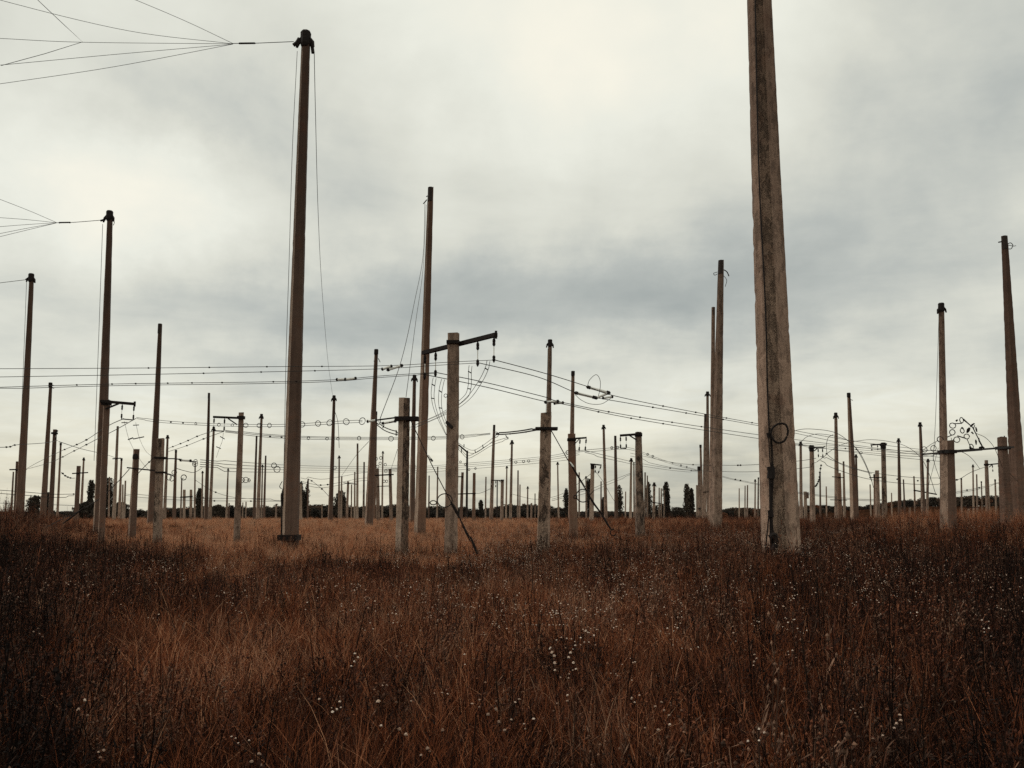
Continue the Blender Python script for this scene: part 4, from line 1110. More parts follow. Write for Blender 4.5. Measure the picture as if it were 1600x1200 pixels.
# the collapsed spacers over the beam
tg = empty('spacer_tangle', at(1520, 700, 37))
tag(tg, 'tangle of black rings and insulators heaped above the heavy beam', 'wire tangle', GUYS)
def tg_ring(cx, cy, r, th=1.5, dd=37.0):
    mb = MB(); mb.ring(at(cx, cy, dd) - tg.location, r * px2m(dd), th * .5 * px2m(dd), (rnd.uniform(-.5, .5), 1, rnd.uniform(-.4, .2)), 18); mb.build('spacer_ring', M['steel'], tg)
for cx, cy, r in ((1469, 686.5, 4.2), (1488.5, 665, 4.4), (1488, 675.5, 4.2), (1495, 687, 4.2), (1502.5, 656.5, 4.2), (1503.5, 673, 3.8), (1510.5, 682, 3.8), (1518, 697.5, 3.6)):
    tg_ring(cx, cy, r, dd=36.0 + (cx - 1469) * .03)
def tg_bar(pts, rad, name, dd=36.8):
    mb = MB(); mb.tube([at(x, y, dd) - tg.location for x, y in pts], [q * px2m(dd) for q in rad], 6); mb.build(name, M['steel'], tg)
tg_bar([(1505, 655), (1512, 661), (1520, 668), (1527, 682), (1535, 697)], [1.4, .9, .9, .8, .7], 'bent_rod')
tg_bar([(1490, 662), (1503, 661.5)], [.8, .8], 'bent_rod'); tg_bar([(1496, 681), (1509, 685)], [.9, .9], 'bent_rod'); tg_bar([(1511, 686), (1514, 693), (1517, 699)], [.6, .6, .6], 'bent_rod')
tg_bar([(1480, 683), (1487, 680)], [.8, .8], 'bent_rod'); tg_bar([(1521, 671), (1523, 664)], [.6, .6], 'bent_rod'); tg_bar([(1440, 705), (1455, 694), (1466, 688)], [.4, .4, .4], 'bent_rod'); tg_bar([(1486, 684), (1488, 690), (1490, 686)], [.5, .5, .5], 'bent_rod')
tg_bar([(1516, 667), (1519, 664), (1522.5, 661.5)], [.8, 1.7, 1.0], 'fallen_insulator'); tg_bar([(1511, 676), (1513, 672), (1515, 668.5)], [1.4, 2.8, 1.6], 'fallen_insulator')
tg_bar([(1524.5, 667), (1525.5, 671), (1526.5, 675)], [.7, 1.5, .8], 'fallen_insulator'); tg_bar([(1518, 675), (1521, 678)], [1.3, .9], 'fallen_insulator'); tg_bar([(1524.5, 687), (1525, 690), (1525.3, 695)], [.8, 1.5, .7], 'fallen_insulator')
tg_bar([(1529, 684), (1530, 689), (1534, 697)], [1.0, 1.3, .6], 'fallen_insulator'); tg_bar([(1515, 699), (1519, 702), (1526, 703)], [1.6, 2.2, 1.4], 'fallen_insulator'); tg_bar([(1530, 699.5), (1535, 698.5), (1538, 700)], [1.4, 1.9, 1.0], 'fallen_insulator')
tg_bar([(1494, 658), (1496, 656)], [1.6, 1.3], 'fallen_insulator'); tg_bar([(1502.5, 667.5), (1505, 670)], [1.2, 1.2], 'fallen_insulator')
# far tangle on the H pair by the cracked post
tf = empty('spacer_tangle', at(600, 725, 104))
tag(tf, 'small heap of rings caught above the H pair', 'wire tangle', GUYS)
for cx, cy, r in ((588, 717, 2.2), (595, 715.5, 2.4), (594, 724, 2), (602, 726, 2), (590, 729, 2.2), (603, 736, 2), (600, 752, 2), (604, 752, 2)):
    mb = MB(); mb.ring(at(cx, cy, 104) - tf.location, r * px2m(104), .5 * px2m(104), (rnd.uniform(-.5, .5), 1, 0), 10); mb.build('spacer_ring', M['steel'], tf)


# ------------------------------------------------------------------ vegetation
LIB = bpy.data.collections.new('plant_library')          # never linked to the scene: only instanced


def lib_coll(name):
    return bpy.data.collections.new(name)


def lib_obj(coll, name, mb, mats):
    o = bpy.data.objects.new(name, mb.mesh(name, mats))
    coll.objects.link(o)
    return o


def leafmat(name, stops, rough=.85, trans=.25, amp=.45, grey=0.0):
    m, t, b = newmat(name)
    at_ = t.new('ShaderNodeAttribute', attribute_type='INSTANCER', attribute_name='tone')
    oi = t.new('ShaderNodeObjectInfo')
    f = t.math('ADD', at_.outputs['Fac'], t.math('MULTIPLY', t.math('SUBTRACT', oi.outputs['Random'], .5), .42))
    at2 = t.new('ShaderNodeAttribute', attribute_type='GEOMETRY', attribute_name='blade')
    f = t.math('ADD', f, t.math('MULTIPLY', t.math('SUBTRACT', at2.outputs['Fac'], .5), amp), True)
    c = t.ramp(f, stops)
    if grey:                                            # some tufts have bleached to a greyer straw
        hue = t.math('FRACT', t.math('MULTIPLY', oi.outputs['Random'], 13.7))
        gcol = t.ramp(f, [(0, (.014, .009, .007)), (.5, (.12, .075, .050)), (1, (.46, .34, .245))])
        c = t.mix(t.math('MULTIPLY', t.ramp(hue, [(.55, (0, 0, 0)), (.85, (1, 1, 1))]), grey), c, gcol)
    t.l.new(c, b.inputs['Base Color'])
    b.inputs['Roughness'].default_value = rough
    b.inputs['Specular IOR Level'].default_value = .12
    if trans:
        out = [n for n in t.n if n.type == 'OUTPUT_MATERIAL'][0]
        tr = t.new('ShaderNodeBsdfTranslucent')
        t.l.new(c, tr.inputs[0])
        mx = t.new('ShaderNodeMixShader')
        mx.inputs[0].default_value = trans
        t.l.new(b.outputs[0], mx.inputs[1]); t.l.new(tr.outputs[0], mx.inputs[2])
        t.l.new(mx.outputs[0], out.inputs[0])
    return m


def blade_attr(me_, vals):
    a = me_.attributes.new('blade', 'FLOAT', 'FACE')
    a.data.foreach_set('value', vals)


def blade(mb, vals, p, h, wd, lean, curve, rg, segs=3, tip=0.0, tv=None):
    a = rg.uniform(0, 2 * math.pi)
    dx, dy = math.cos(a), math.sin(a)
    fa = rg.uniform(0, 2 * math.pi)
    sx, sy = math.cos(fa) * wd * .5, math.sin(fa) * wd * .5
    vs = []
    for i in range(segs + 1):
        k = i / segs
        off = lean * k + curve * k * k
        x = p[0] + dx * off * h; y = p[1] + dy * off * h
        z = h * (k - .35 * curve * k * k)
        q = (1 - k) ** .7 if i < segs else tip
        if i < segs:
            vs += [(x - sx * q, y - sy * q, z), (x + sx * q, y + sy * q, z)]
        else:
            vs.append((x, y, z))
    fs = [(2 * i, 2 * i + 1, 2 * i + 3, 2 * i + 2) for i in range(segs - 1)] + [(2 * segs - 2, 2 * segs - 1, 2 * segs)]
    mb.add(vs, fs)
    v = rg.random() if tv is None else tv
    vals += [v] * len(fs)
    return vs[-1]


def octa(mb, vals, c, r, rz, v, mi=0):
    c = Vector(c)
    vs = [c + Vector(q) for q in ((r, 0, 0), (0, r, 0), (-r, 0, 0), (0, -r, 0), (0, 0, rz), (0, 0, -rz))]
    fs = [(0, 1, 4), (1, 2, 4), (2, 3, 4), (3, 0, 4), (1, 0, 5), (2, 1, 5), (3, 2, 5), (0, 3, 5)]
    mb.add(vs, fs, mi)
    vals += [v] * len(fs)


GR = leafmat('dry_grass', [(0, (.014, .005, .003)), (.25, (.092, .026, .0115)), (.5, (.22, .064, .0265)), (.78, (.43, .145, .062)), (1, (.62, .32, .18))], amp=.85, grey=.5)
WD = leafmat('dead_weed', [(0, (.008, .0045, .0035)), (.45, (.036, .0145, .0095)), (.8, (.13, .042, .022)), (1, (.26, .098, .05))], trans=.1, amp=.85, grey=.4)
FL = leafmat('seed_head', [(0, (.24, .14, .095)), (.5, (.66, .48, .37)), (1, (.94, .80, .68))], trans=.25, amp=.6)

grass_c = lib_coll('grass_clumps'); weed_c = lib_coll('weed_clumps'); head_c = lib_coll('head_clumps'); plume_c = lib_coll('plume_clumps')
rg = random.Random(11)
for k in range(6):                                      # fine dry grass
    mb = MB(); vals = []
    for i in range(70):
        rr = abs(rg.gauss(0, .15)); aa = rg.uniform(0, 6.283)
        h = rg.uniform(.20, .52) * (1.15 - rr)
        blade(mb, vals, (rr * math.cos(aa), rr * math.sin(aa)), h, rg.uniform(.004, .0095), rg.uniform(.0, .26), rg.uniform(0, .5), rg)
    for i in range(3):                                  # long pale straws
        rr = abs(rg.gauss(0, .15)); aa = rg.uniform(0, 6.283)
        blade(mb, vals, (rr * math.cos(aa), rr * math.sin(aa)), rg.uniform(.35, .62), rg.uniform(.005, .009), rg.uniform(0, .4), rg.uniform(.1, .8), rg, 4, tv=1.15)
    o = lib_obj(grass_c, f'dry_grass_clump_{k}', mb, [GR]); blade_attr(o.data, vals)
for k in range(5):                                      # dark dead stalks with side twigs and spent heads
    mb = MB(); vals = []
    for i in range(rg.randint(5, 8)):
        rr = abs(rg.gauss(0, .13)); aa = rg.uniform(0, 6.283)
        h = rg.uniform(.40, .78)
        base = (rr * math.cos(aa), rr * math.sin(aa))
        tv = rg.random()
        thick = 2.0 if i < 2 else 1.0
        if i < 2:
            h *= 1.25; tv *= .25                       # stiff dark stalks
        lx, ly = rg.gauss(0, .08), rg.gauss(0, .08)
        for sy in (0, 1):
            wv = rg.uniform(.004, .006) * thick
            ex = (wv, 0) if sy else (0, wv)
            mb.add([(base[0] - ex[0] / 2, base[1] - ex[1] / 2, 0), (base[0] + ex[0] / 2, base[1] + ex[1] / 2, 0),
                    (base[0] + lx + ex[0] * .3, base[1] + ly + ex[1] * .3, h), (base[0] + lx - ex[0] * .3, base[1] + ly - ex[1] * .3, h)], [(0, 1, 2, 3)])
            vals.append(tv)
        for j in range(rg.randint(9, 16)):
            z = rg.uniform(.2, 1.0); zz_ = z * h
            b0 = Vector((base[0] + lx * z, base[1] + ly * z, zz_))
            a2 = rg.uniform(0, 6.283); L = rg.uniform(.03, .13) * (1.2 - z * .5)
            e = b0 + Vector((math.cos(a2) * L * .7, math.sin(a2) * L * .7, L * rg.uniform(.3, 1.1)))
            s2 = Vector((-math.sin(a2), math.cos(a2), .4)) * rg.uniform(.003, .009)
            mid = b0.lerp(e, .6)
            mb.add([b0, mid - s2 * .6, e, mid + s2 * .6], [(0, 1, 2, 3)]); vals.append(min(1, tv * .6 + rg.random() * .5))
            if rg.random() < .45:
                octa(mb, vals, e, rg.uniform(.005, .012), rg.uniform(.008, .017), rg.random())
    o = lib_obj(weed_c, f'dead_weed_clump_{k}', mb, [WD]); blade_attr(o.data, vals)
for k in range(6):                                      # stalks with pale fluffy heads
    mb = MB(); vals = []
    for i in range(rg.randint(1, 3)):
        rr = abs(rg.gauss(0, .10)); aa = rg.uniform(0, 6.283)
        h = rg.uniform(.46, .76)
        tip = blade(mb, vals, (rr * math.cos(aa), rr * math.sin(aa)), h, .005, rg.uniform(0, .2), rg.uniform(0, .2), rg, 3, tv=.1)
        mb.m[-3:] = [1] * len(mb.m[-3:])
        for j in range(rg.randint(1, 4)):
            c = Vector(tip) + Vector((rg.gauss(0, .045), rg.gauss(0, .045), rg.gauss(0, .03))) * (j > 0)
            if j:
                mb.add([Vector(tip) - Vector((0, 0, .08)), c, c + Vector((.003, 0, 0))], [(0, 1, 2)], 1); vals.append(.1)
            r = rg.uniform(.0045, .0098)
            ns, tv = 7, rg.random()
            prof = [(-.45, .35), (-.1, .9), (.35, 1.0), (.75, .7), (.95, .2)]
            vs = []
            for z, q in prof:
                for s_ in range(ns):
                    an = 6.283 * s_ / ns
                    jq = q * rg.uniform(.5, 1.3)
                    vs.append(c + Vector((math.cos(an) * r * jq, math.sin(an) * r * jq, z * r * 1.0)))
            fs = [(a * ns + s_, a * ns + (s_ + 1) % ns, (a + 1) * ns + (s_ + 1) % ns, (a + 1) * ns + s_) for a in range(4) for s_ in range(ns)]
            fs.append(tuple(4 * ns + s_ for s_ in range(ns)))
            mb.add(vs, fs); vals += [tv] * len(fs)
            for q_ in range(1, 1 + len(fs)):            # dark underside of each head: calyx and shade painted together
                if len(fs) - q_ < ns:
                    mb.m[-q_] = 1
    o = lib_obj(head_c, f'seed_head_stalk_{k}', mb, [FL, WD]); blade_attr(o.data, vals)
for k in range(4):                                      # tall feathery grass of the right side
    mb = MB(); vals = []
    for i in range(60):
        rr = abs(rg.gauss(0, .22)); aa = rg.uniform(0, 6.283)
        blade(mb, vals, (rr * math.cos(aa), rr * math.sin(aa)), rg.uniform(.5, 1.0), rg.uniform(.005, .009), rg.uniform(.0, .22), rg.uniform(0, .4), rg)
    for i in range(9):
        rr = abs(rg.gauss(0, .18)); aa = rg.uniform(0, 6.283)
        tip = blade(mb, vals, (rr * math.cos(aa), rr * math.sin(aa)), rg.uniform(.85, 1.2), .006, rg.uniform(.05, .2), .15, rg, 4, tv=.8)
        for j in range(10):
            c = Vector(tip) + Vector((rg.gauss(0, .02) + .004 * j, rg.gauss(0, .02), -.025 * j + .04))
            blade_v = rg.uniform(.75, 1.0)
            s2 = Vector((rg.uniform(-.02, .03), rg.uniform(-.02, .02), rg.uniform(.02, .05)))
            mb.add([c, c + Vector((.008, 0, .01)), c + s2], [(0, 1, 2)]); vals.append(blade_v)
    o = lib_obj(plume_c, f'tall_grass_clump_{k}', mb, [GR]); blade_attr(o.data, vals)


def scatter(name, label, coll, pts, rot, scl, idx, tone, kind='stuff', cat=None):
    me_ = bpy.data.meshes.new(name)
    me_.from_pydata([tuple(p) for p in pts], [], [])
    for an, typ, arr in (('rot', 'FLOAT_VECTOR', rot), ('scl', 'FLOAT_VECTOR', scl)):
        a_ = me_.attributes.new(an, typ, 'POINT'); a_.data.foreach_set('vector', np.asarray(arr, np.float32).ravel())
    a_ = me_.attributes.new('idx', 'INT', 'POINT'); a_.data.foreach_set('value', np.asarray(idx, np.int32))
    a_ = me_.attributes.new('tone', 'FLOAT', 'POINT'); a_.data.foreach_set('value', np.asarray(tone, np.float32))
    o = bpy.data.objects.new(name, me_); COL.objects.link(o)
    ng = bpy.data.node_groups.new(name + '_scatter', 'GeometryNodeTree')
    ng.interface.new_socket('Geometry', in_out='INPUT', socket_type='NodeSocketGeometry')
    ng.interface.new_socket('Geometry', in_out='OUTPUT', socket_type='NodeSocketGeometry')
    t_ = NT(ng)
    gi = t_.new('NodeGroupInput'); go = t_.new('NodeGroupOutput')
    ci = t_.new('GeometryNodeCollectionInfo')
    ci.inputs['Collection'].default_value = coll
    ci.inputs['Separate Children'].default_value = True
    ci.inputs['Reset Children'].default_value = True
    ip = t_.new('GeometryNodeInstanceOnPoints')
    def na(nm, dt):
        n_ = t_.new('GeometryNodeInputNamedAttribute', data_type=dt); n_.inputs['Name'].default_value = nm
        return n_.outputs['Attribute']
    t_.l.new(gi.outputs[0], ip.inputs['Points'])
    t_.l.new(ci.outputs[0], ip.inputs['Instance'])
    ip.inputs['Pick Instance'].default_value = True
    t_.l.new(na('idx', 'INT'), ip.inputs['Instance Index'])
    e2r = t_.new('FunctionNodeEulerToRotation')
    t_.l.new(na('rot', 'FLOAT_VECTOR'), e2r.inputs[0])
    t_.l.new(e2r.outputs[0], ip.inputs['Rotation'])
    t_.l.new(na('scl', 'FLOAT_VECTOR'), ip.inputs['Scale'])
    t_.l.new(ip.outputs[0], go.inputs[0])
    md = o.modifiers.new('scatter', 'NODES'); md.node_group = ng
    tag(o, label, cat, None, kind)
    return o


rs = np.random.RandomState(5)


def wedge(d0, d1, n, spread=.78, pad=5.0):
    y = np.sqrt(rs.uniform(d0 * d0, d1 * d1, n))
    x = rs.uniform(-1, 1, n) * (spread * y + pad)
    return x, y


def fields(x, y):
    """orange: share of short rust grass; dark: share of dead weeds; tall: tall pale grass on the right"""
    px = 800 + F * x / y
    big = fbm(x / 7.0, y / 9.0, 21, 4)
    fine = fbm(x / 1.6, y / 2.4, 31, 3)
    yw = y + (big - .5) * 26 + (fine - .5) * 9
    hollow = np.exp(-((px - 430) / 330) ** 2) * sstep((yw - 11) / 20) * (1 - .5 * sstep((y - 120) / 80))
    mid = .55 * np.exp(-((px - 800) / 260) ** 2) * sstep((yw - 24) / 20)
    org = np.clip(1.1 * hollow + mid + .12 + (big - .5) * .9 + (fine - .5) * 1.0, 0, 1)
    edge = np.clip((np.abs(px - 800) - 400) / 420, 0, 1) * (1 - sstep((y - 22) / 22))  # vignette put into plant tone: darker towards the near side corners
    left = sstep((260 - px) / 200) * (1 - sstep((y - 60) / 60)) * .35
    dark = np.clip(.46 + (big - .5) * -.9 + (fine - .5) * 1.3 + .35 * edge + left - .8 * hollow, 0, 1)
    tall = sstep((px - 1290) / 160) * sstep((y - 22) / 8) * (1 - sstep((y - 60) / 40))
    vf = fbm(x / .45, y / .9, 41, 2)
    fine = np.clip(fine + (vf - .5) * .9, 0, 1)
    return org, dark, tall, edge, fine


def lay(parts):
    return [np.concatenate(q) for q in zip(*parts)]


# short and medium dry grass
X_ = []; 
for d0, d1, n, s in ((2.2, 9, 2600, .95), (9, 22, 7200, 1.0), (22, 60, 15000, 1.05), (60, 150, 15000, 1.25), (150, 300, 9000, 1.7)):
    x, y = wedge(d0, d1, n)
    X_.append((x, y, np.full(n, s)))
x, y, s = lay(X_)
org, dark, tall, edge, fine = fields(x, y)
hs = s * rs.uniform(.7, 1.3, len(x)) * (1.0 - .22 * org) * (1 + .3 * tall) * np.where(rs.uniform(0, 1, len(x)) < .05, 1.5, 1.0)
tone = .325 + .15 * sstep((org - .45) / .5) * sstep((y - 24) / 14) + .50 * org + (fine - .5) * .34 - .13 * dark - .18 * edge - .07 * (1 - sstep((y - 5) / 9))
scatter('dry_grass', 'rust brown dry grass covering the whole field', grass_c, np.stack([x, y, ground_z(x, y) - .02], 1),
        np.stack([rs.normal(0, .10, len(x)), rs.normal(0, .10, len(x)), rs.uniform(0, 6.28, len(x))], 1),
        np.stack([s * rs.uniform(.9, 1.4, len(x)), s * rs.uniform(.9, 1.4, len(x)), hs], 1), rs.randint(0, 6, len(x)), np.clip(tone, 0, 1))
# dark dead weeds
X_ = []
for d0, d1, n, s in ((2.6, 9, 2900, .9), (9, 24, 12000, 1.0), (24, 60, 19000, 1.1), (60, 140, 9000, 1.3)):
    x, y = wedge(d0, d1, n)
    X_.append((x, y, np.full(n, s)))
x, y, s = lay(X_)
org, dark, tall, edge, fine = fields(x, y)
keep = rs.uniform(0, 1, len(x)) < np.clip(dark * 1.1, .16, 1)
x, y, s, dark, edge, org, fine = [q[keep] for q in (x, y, s, dark, edge, org, fine)]
lft = sstep((200 - (800 + F * x / y)) / 140) * sstep((y - 30) / 8) * (1 - sstep((y - 70) / 20))
hs = s * rs.uniform(.7, 1.15, len(x)) * (.62 + .45 * dark) * (1 - .25 * org) * (1 + .55 * lft) * np.where(rs.uniform(0, 1, len(x)) < .07, 1.6, 1.0)
# more of them crowd the feet of the nearer poles
ex = [(P_['g'].x + rs.normal(0, 1) * (.45 + .5 * P_['width'](0)), P_['g'].y - abs(rs.normal(0, .5)) - .2) for P_ in POLES if P_['d'] < 64 for _ in range(16)]
ex = np.array(ex)
ne = len(ex)
x = np.concatenate([x, ex[:, 0]]); y = np.concatenate([y, ex[:, 1]]); s = np.concatenate([s, np.ones(ne)]); hs = np.concatenate([hs, rs.uniform(.5, 1.15, ne)])
fine = np.concatenate([fine, rs.uniform(.3, .7, ne)]); org = np.concatenate([org, np.full(ne, .4)]); edge = np.concatenate([edge, np.zeros(ne)])
scatter('dead_weeds', 'dark dead weed stalks standing all through the grass', weed_c, np.stack([x, y, ground_z(x, y) - .02], 1),
        np.stack([rs.normal(0, .12, len(x)), rs.normal(0, .12, len(x)), rs.uniform(0, 6.28, len(x))], 1),
        np.stack([s * rs.uniform(.9, 1.3, len(x)), s * rs.uniform(.9, 1.3, len(x)), hs], 1), rs.randint(0, 5, len(x)), np.clip(.48 + (fine - .5) * 1.0 + .2 * org - .30 * edge, 0, 1))
# pale seed heads in loose groups
X_ = []
for d0, d1, n in ((3.6, 9, 700), (9, 24, 9000), (24, 48, 15000)):
    x, y = wedge(d0, d1, n, .70, 3)
    X_.append((x, y))
x, y = lay(X_)
px = 800 + F * x / y
clump = fbm(x / 2.2, y / 3.0, 77, 3)
keep = (rs.uniform(0, 1, len(x)) < np.clip((clump - .34) * 1.8, .10, 1) * (.34 + .5 * np.exp(-((px - 980) / 480) ** 2))) & ~((px < 720) & (y > 24))
x, y = x[keep], y[keep]
scatter('pale_seed_heads', 'pale fluffy seed heads dotted over the dark grass', head_c, np.stack([x, y, ground_z(x, y)], 1),
        np.stack([rs.normal(0, .12, len(x)), rs.normal(0, .12, len(x)), rs.uniform(0, 6.28, len(x))], 1),
        np.stack([np.ones(len(x))] * 2 + [rs.uniform(.85, 1.25, len(x))], 1), rs.randint(0, 6, len(x)), rs.uniform(.1, .8, len(x)))
# tall feathery grass
x, y = wedge(22, 75, 5200)
org, dark, tall, edge, fine = fields(x, y)
keep = (rs.uniform(0, 1, len(x)) < tall * .8 + .015)
x, y, fine, tall = x[keep], y[keep], fine[keep], tall[keep]
scatter('tall_grass', 'tall feathery grass rising around the posts at the right', plume_c, np.stack([x, y, ground_z(x, y)], 1),
        np.stack([rs.normal(0, .10, len(x)), rs.normal(.08, .10, len(x)), rs.uniform(0, 6.28, len(x))], 1),
        np.stack([np.ones(len(x))] * 2 + [rs.uniform(.8, 1.15, len(x)) * (.75 + .25 * tall)], 1), rs.randint(0, 4, len(x)), np.clip(.42 + (fine - .5) * .7, 0, 1))


# ------------------------------------------------------------------ trees
def leafy(mb, vals, c, rx, ry, rz, n, size, rg, shell=.45):
    for i in range(n):
        while True:
            q = Vector((rg.uniform(-1, 1), rg.uniform(-1, 1), rg.uniform(-1, 1)))
            if shell < q.length <= 1:
                break
        p = Vector(c) + Vector((q.x * rx, q.y * ry, q.z * rz))
        u = Vector((rg.gauss(0, 1), rg.gauss(0, 1), rg.gauss(0, 1))).normalized()
        v = u.orthogonal().normalized()
        u2 = u.cross(v)
        s1 = size * rg.uniform(.6, 1.3); s2 = s1 * rg.uniform(.5, .9)
        mb.add([p - v * s1, p - u2 * s2, p + v * s1, p + u2 * s2], [(0, 1, 2, 3)])
        vals.append(min(1, max(0, .5 + .0 * q.z + rg.gauss(0, .22))))


WOODLEAF = leafmat('autumn_wood', [(0, (.032, .028, .024)), (.35, (.058, .048, .038)), (.6, (.082, .058, .040)), (.85, (.12, .058, .034)), (1, (.19, .075, .04))], trans=.1)
POPLEAF = leafmat('poplar_leaves', [(0, (.045, .036, .028)), (.5, (.11, .082, .060)), (1, (.20, .14, .095))], trans=.15)
wood_c = lib_coll('wood_trees')
rg = random.Random(3)
for k in range(7):
    mb = MB(); vals = []
    mb.tube([(0, 0, -.1), (0, 0, .5)], [.045, .02], 5); vals += [.1] * len(mb.f)
    for j in range(9):
        leafy(mb, vals, (rg.gauss(0, .16), rg.gauss(0, .16), rg.uniform(.22, .82)), rg.uniform(.14, .26), rg.uniform(.14, .26), rg.uniform(.12, .2), 95, .042, rg, .2)
    o = lib_obj(wood_c, f'wood_tree_{k}', mb, [WOODLEAF]); blade_attr(o.data, vals)
SKYL = [(-400, 797), (0, 797), (120, 796), (200, 794), (300, 791), (360, 789), (450, 788), (520, 787), (560, 789), (640, 787), (700, 790), (760, 793), (800, 787), (830, 786), (868, 791), (905, 797), (980, 798), (1050, 797), (1085, 799), (1130, 793),
        (1180, 789), (1240, 789), (1290, 787), (1330, 790), (1390, 781), (1420, 778), (1470, 775), (1540, 773), (1600, 773), (2000, 769)]
sx = np.array([a for a, _ in SKYL], float); sy_ = np.array([b for _, b in SKYL], float)
n = 1700
px = rs.uniform(-330, 1930, n); d = rs.uniform(430, 560, n)
x = (px - 800) / F * d
z0 = ground_z(x, d)
top = EYE + (YH - np.interp(px, sx, sy_)) * d / F - z0
hh = np.maximum(top * rs.uniform(.62, 1.04, n), 2.0)
scatter('distant_wood', 'dark line of distant woodland along the horizon', wood_c, np.stack([x, d, z0 - .2], 1), np.stack([np.zeros(n), np.zeros(n), rs.uniform(0, 6.28, n)], 1),
        np.stack([hh * rs.uniform(1.0, 1.7, n), hh * rs.uniform(1.0, 1.7, n), hh], 1), rs.randint(0, 7, n), np.clip(rs.normal(.30, .20, n) + .3 * (px > 1120) * (rs.uniform(0, 1, n) < .2) + .35 * (rs.uniform(0, 1, n) < .05), 0, 1))


def poplar(label, px, ytop, wpx, d, seed, heads=1, fat=1.0, sparse=1.0, name='poplar_tree', group='poplars standing beyond the field', ybase=806):
    rg = random.Random(seed)
    g = at(px, ybase, d)
    z0 = float(ground_z(g.x, g.y))
    H = EYE + (YH - ytop) * d / F - z0
    W = wpx * px2m(d) * 1.65
    root = empty(name, (g.x, g.y, z0))
    tag(root, label, 'tree', group)
    mb = MB()
    mb.tube([(0, 0, -.3), (0, 0, H * .3), (0, 0, H * .8)], [W * .06 + .05, W * .045 + .03, .03], 7)
    for i in range(12):
        zb = rg.uniform(.08, .6) * H; a = rg.uniform(0, 6.283); r = W * .38 * rg.uniform(.5, 1)
        mb.tube([(0, 0, zb), (math.cos(a) * r * .7, math.sin(a) * r * .7, zb + .10 * H), (math.cos(a) * r, math.sin(a) * r, zb + .28 * H)], [.06, .04, .02], 4)
    mb.build('trunk', M['bark'], root)
    mb = MB(); vals = []
    ph = [rg.uniform(0, 6.283) for _ in range(8)]
    tops = [(0, 0, 1.0)] if heads == 1 else [(-.24, 0, 1.0), (.26, .1, .93)]
    if fat >= 1:                                        # upright side leaders give the outline its ragged edge
        tops += [(rg.uniform(-.3, .3), rg.uniform(-.3, .3), rg.uniform(.72, .97)) for _ in range(6)]
    else:
        tops += [(rg.uniform(-.45, .45), rg.uniform(-.3, .3), rg.uniform(.55, 1.0)) for _ in range(7)]
    for ti, (ox, oy, hk) in enumerate(tops):
        main = hk > .9
        wr = W * (.45 if main and heads == 1 else .30 if main else .19) * (1 if fat >= 1 else 1.3)
        for i in range(int((1500 if main else 330) * sparse)):
            k = rg.uniform(.04 if main else max(.05, hk - .45), 1.0 if main else hk) / hk
            prof = min(1, k / .30) ** .7 * max(0, 1 - k ** 7) ** .5 if main else math.sin(math.pi * min(1, max(0, (k - .05) / .95))) ** .6
            a = rg.uniform(0, 6.283)
            rag = .74 + .18 * math.sin(2 * a + 9 * k + ph[0]) + .16 * math.sin(3 * a - 23 * k + ph[1]) + .12 * math.sin(41 * k + a + ph[2])
            if math.sin(17 * k + 2 * a + ph[3]) + math.sin(31 * k - a + ph[4]) > 1.35:
                continue                                # gaps
            r = wr * prof * rag * math.sqrt(rg.random())
            p = Vector((ox * W * min(1, k * 1.3) + r * math.cos(a), oy * W + r * math.sin(a), H * hk * k))
            u = Vector((rg.gauss(0, .5), rg.gauss(0, .5), 1)).normalized()
            v = u.orthogonal().normalized(); v = (Matrix.Rotation(rg.uniform(0, 6.283), 3, u) @ v)
            L = rg.uniform(.16, .38); q = L * rg.uniform(.3, .5)
            mb.add([p - u * L, p + v * q, p + u * L, p - v * q], [(0, 1, 2, 3)])
            vals.append(min(1, max(0, .5 + rg.gauss(0, .2) + .2 * math.sin(13 * k + a + ph[5]))))
    o = mb.build('crown', POPLEAF, root)
    blade_attr(o.data, vals)
    return root


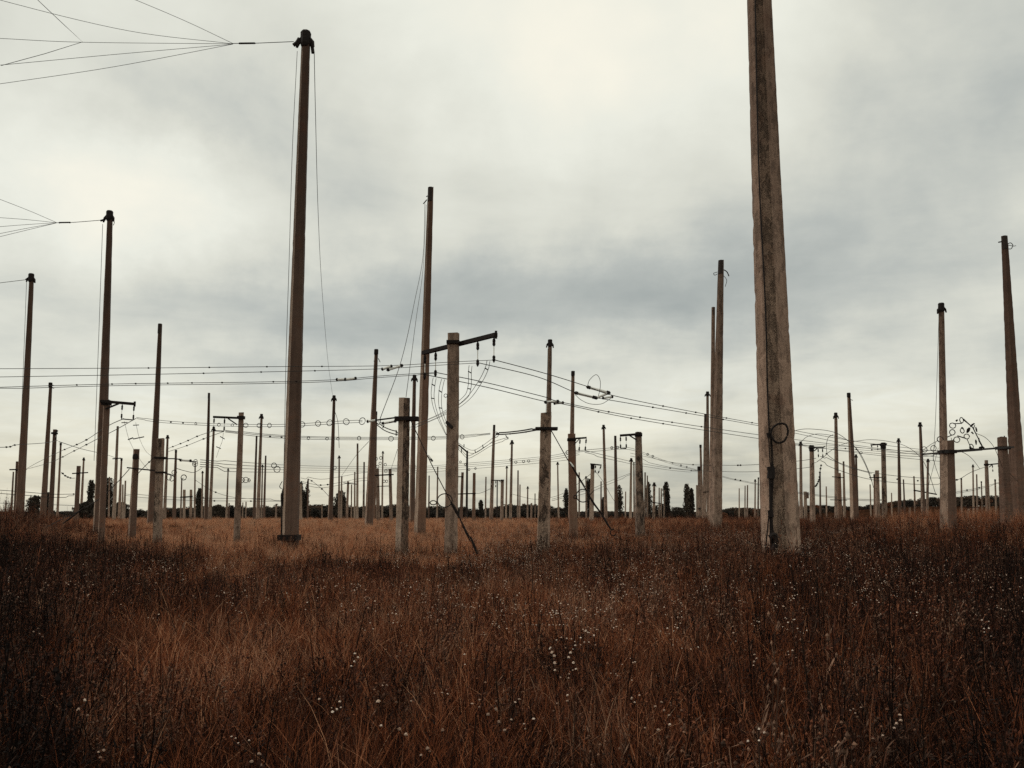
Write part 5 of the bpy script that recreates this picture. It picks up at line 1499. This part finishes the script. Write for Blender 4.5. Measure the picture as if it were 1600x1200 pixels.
for args in (
    ('small round tree in front of the wood at the left edge', 53.5, 775, 9, 300, 1, 1, .8, 1.0, 'round_tree'),
    ('dark bush touching the hooked bracket post', 72, 770, 9, 260, 2, 1, .8, 1.0, 'round_tree'),
    ('slender poplar between the crossed far post and the tall left mast', 138, 751, 7, 330, 3),
    ('bushy poplar tucked behind the tall left mast and braced arm post', 170, 748, 13, 300, 4),
    ('small grey poplar left of the tall bare mast pair', 311, 764, 7.5, 320, 5),
    ('twin topped poplar just right of the tall dark mast', 473.5, 753, 11, 310, 6, 2),
    ('rounded reddish poplar right of the slack wire mast', 533, 767, 12, 300, 7),
    ('low reddish bush left of the slack wire mast', 526, 778, 14, 320, 8, 1, .7, .9, 'round_tree'),
    ('narrow spire tree right of the low pair of posts', 752, 782, 5, 340, 9),
    ('slender poplar just left of the red topped post', 886, 764, 6, 330, 10),
    ('feathery poplar behind the small arm post', 921.5, 749, 6, 320, 11, 1, 1, .7),
    ('thin poplar beside the arrow capped mast in mid field', 943, 778, 6, 330, 12),
    ('smooth rounded poplar right of the plain dark mast', 968.5, 759, 9.5, 310, 13),
    ('dark poplar beside the thin pole pair right of the braced arm post', 1014, 754, 8.5, 310, 14),
    ('slender pointed poplar between two open gaps', 1043, 754, 7, 315, 15),
    ('broad double poplar standing free left of the cluster', 1073.5, 757, 8.5, 310, 16),
    ('lower poplar attached to the right of the free standing one', 1082, 764, 6, 310, 17),
    ('low bushy tree at the foot of the slender pointed poplar', 1035, 788, 20, 330, 18, 1, .7, 1.2, 'round_tree'),
    ('low bushy tree filling the gap before the free standing poplar', 1058, 793, 20, 340, 19, 1, .7, 1.2, 'round_tree'),
    ('dark bush between the tall left mast and the pole pair', 187, 786, 14, 250, 20, 1, .7, 1.0, 'round_tree'),
    ('dark thicket around the coiled stay at the left', 136, 786, 22, 140, 21, 1, .8, .7, 'round_tree'),
    ('grey bush between the arrow capped pole and the arm post at the left', 340, 789, 15, 330, 22, 1, .7, 1.0, 'round_tree'),
):
    poplar(*args)
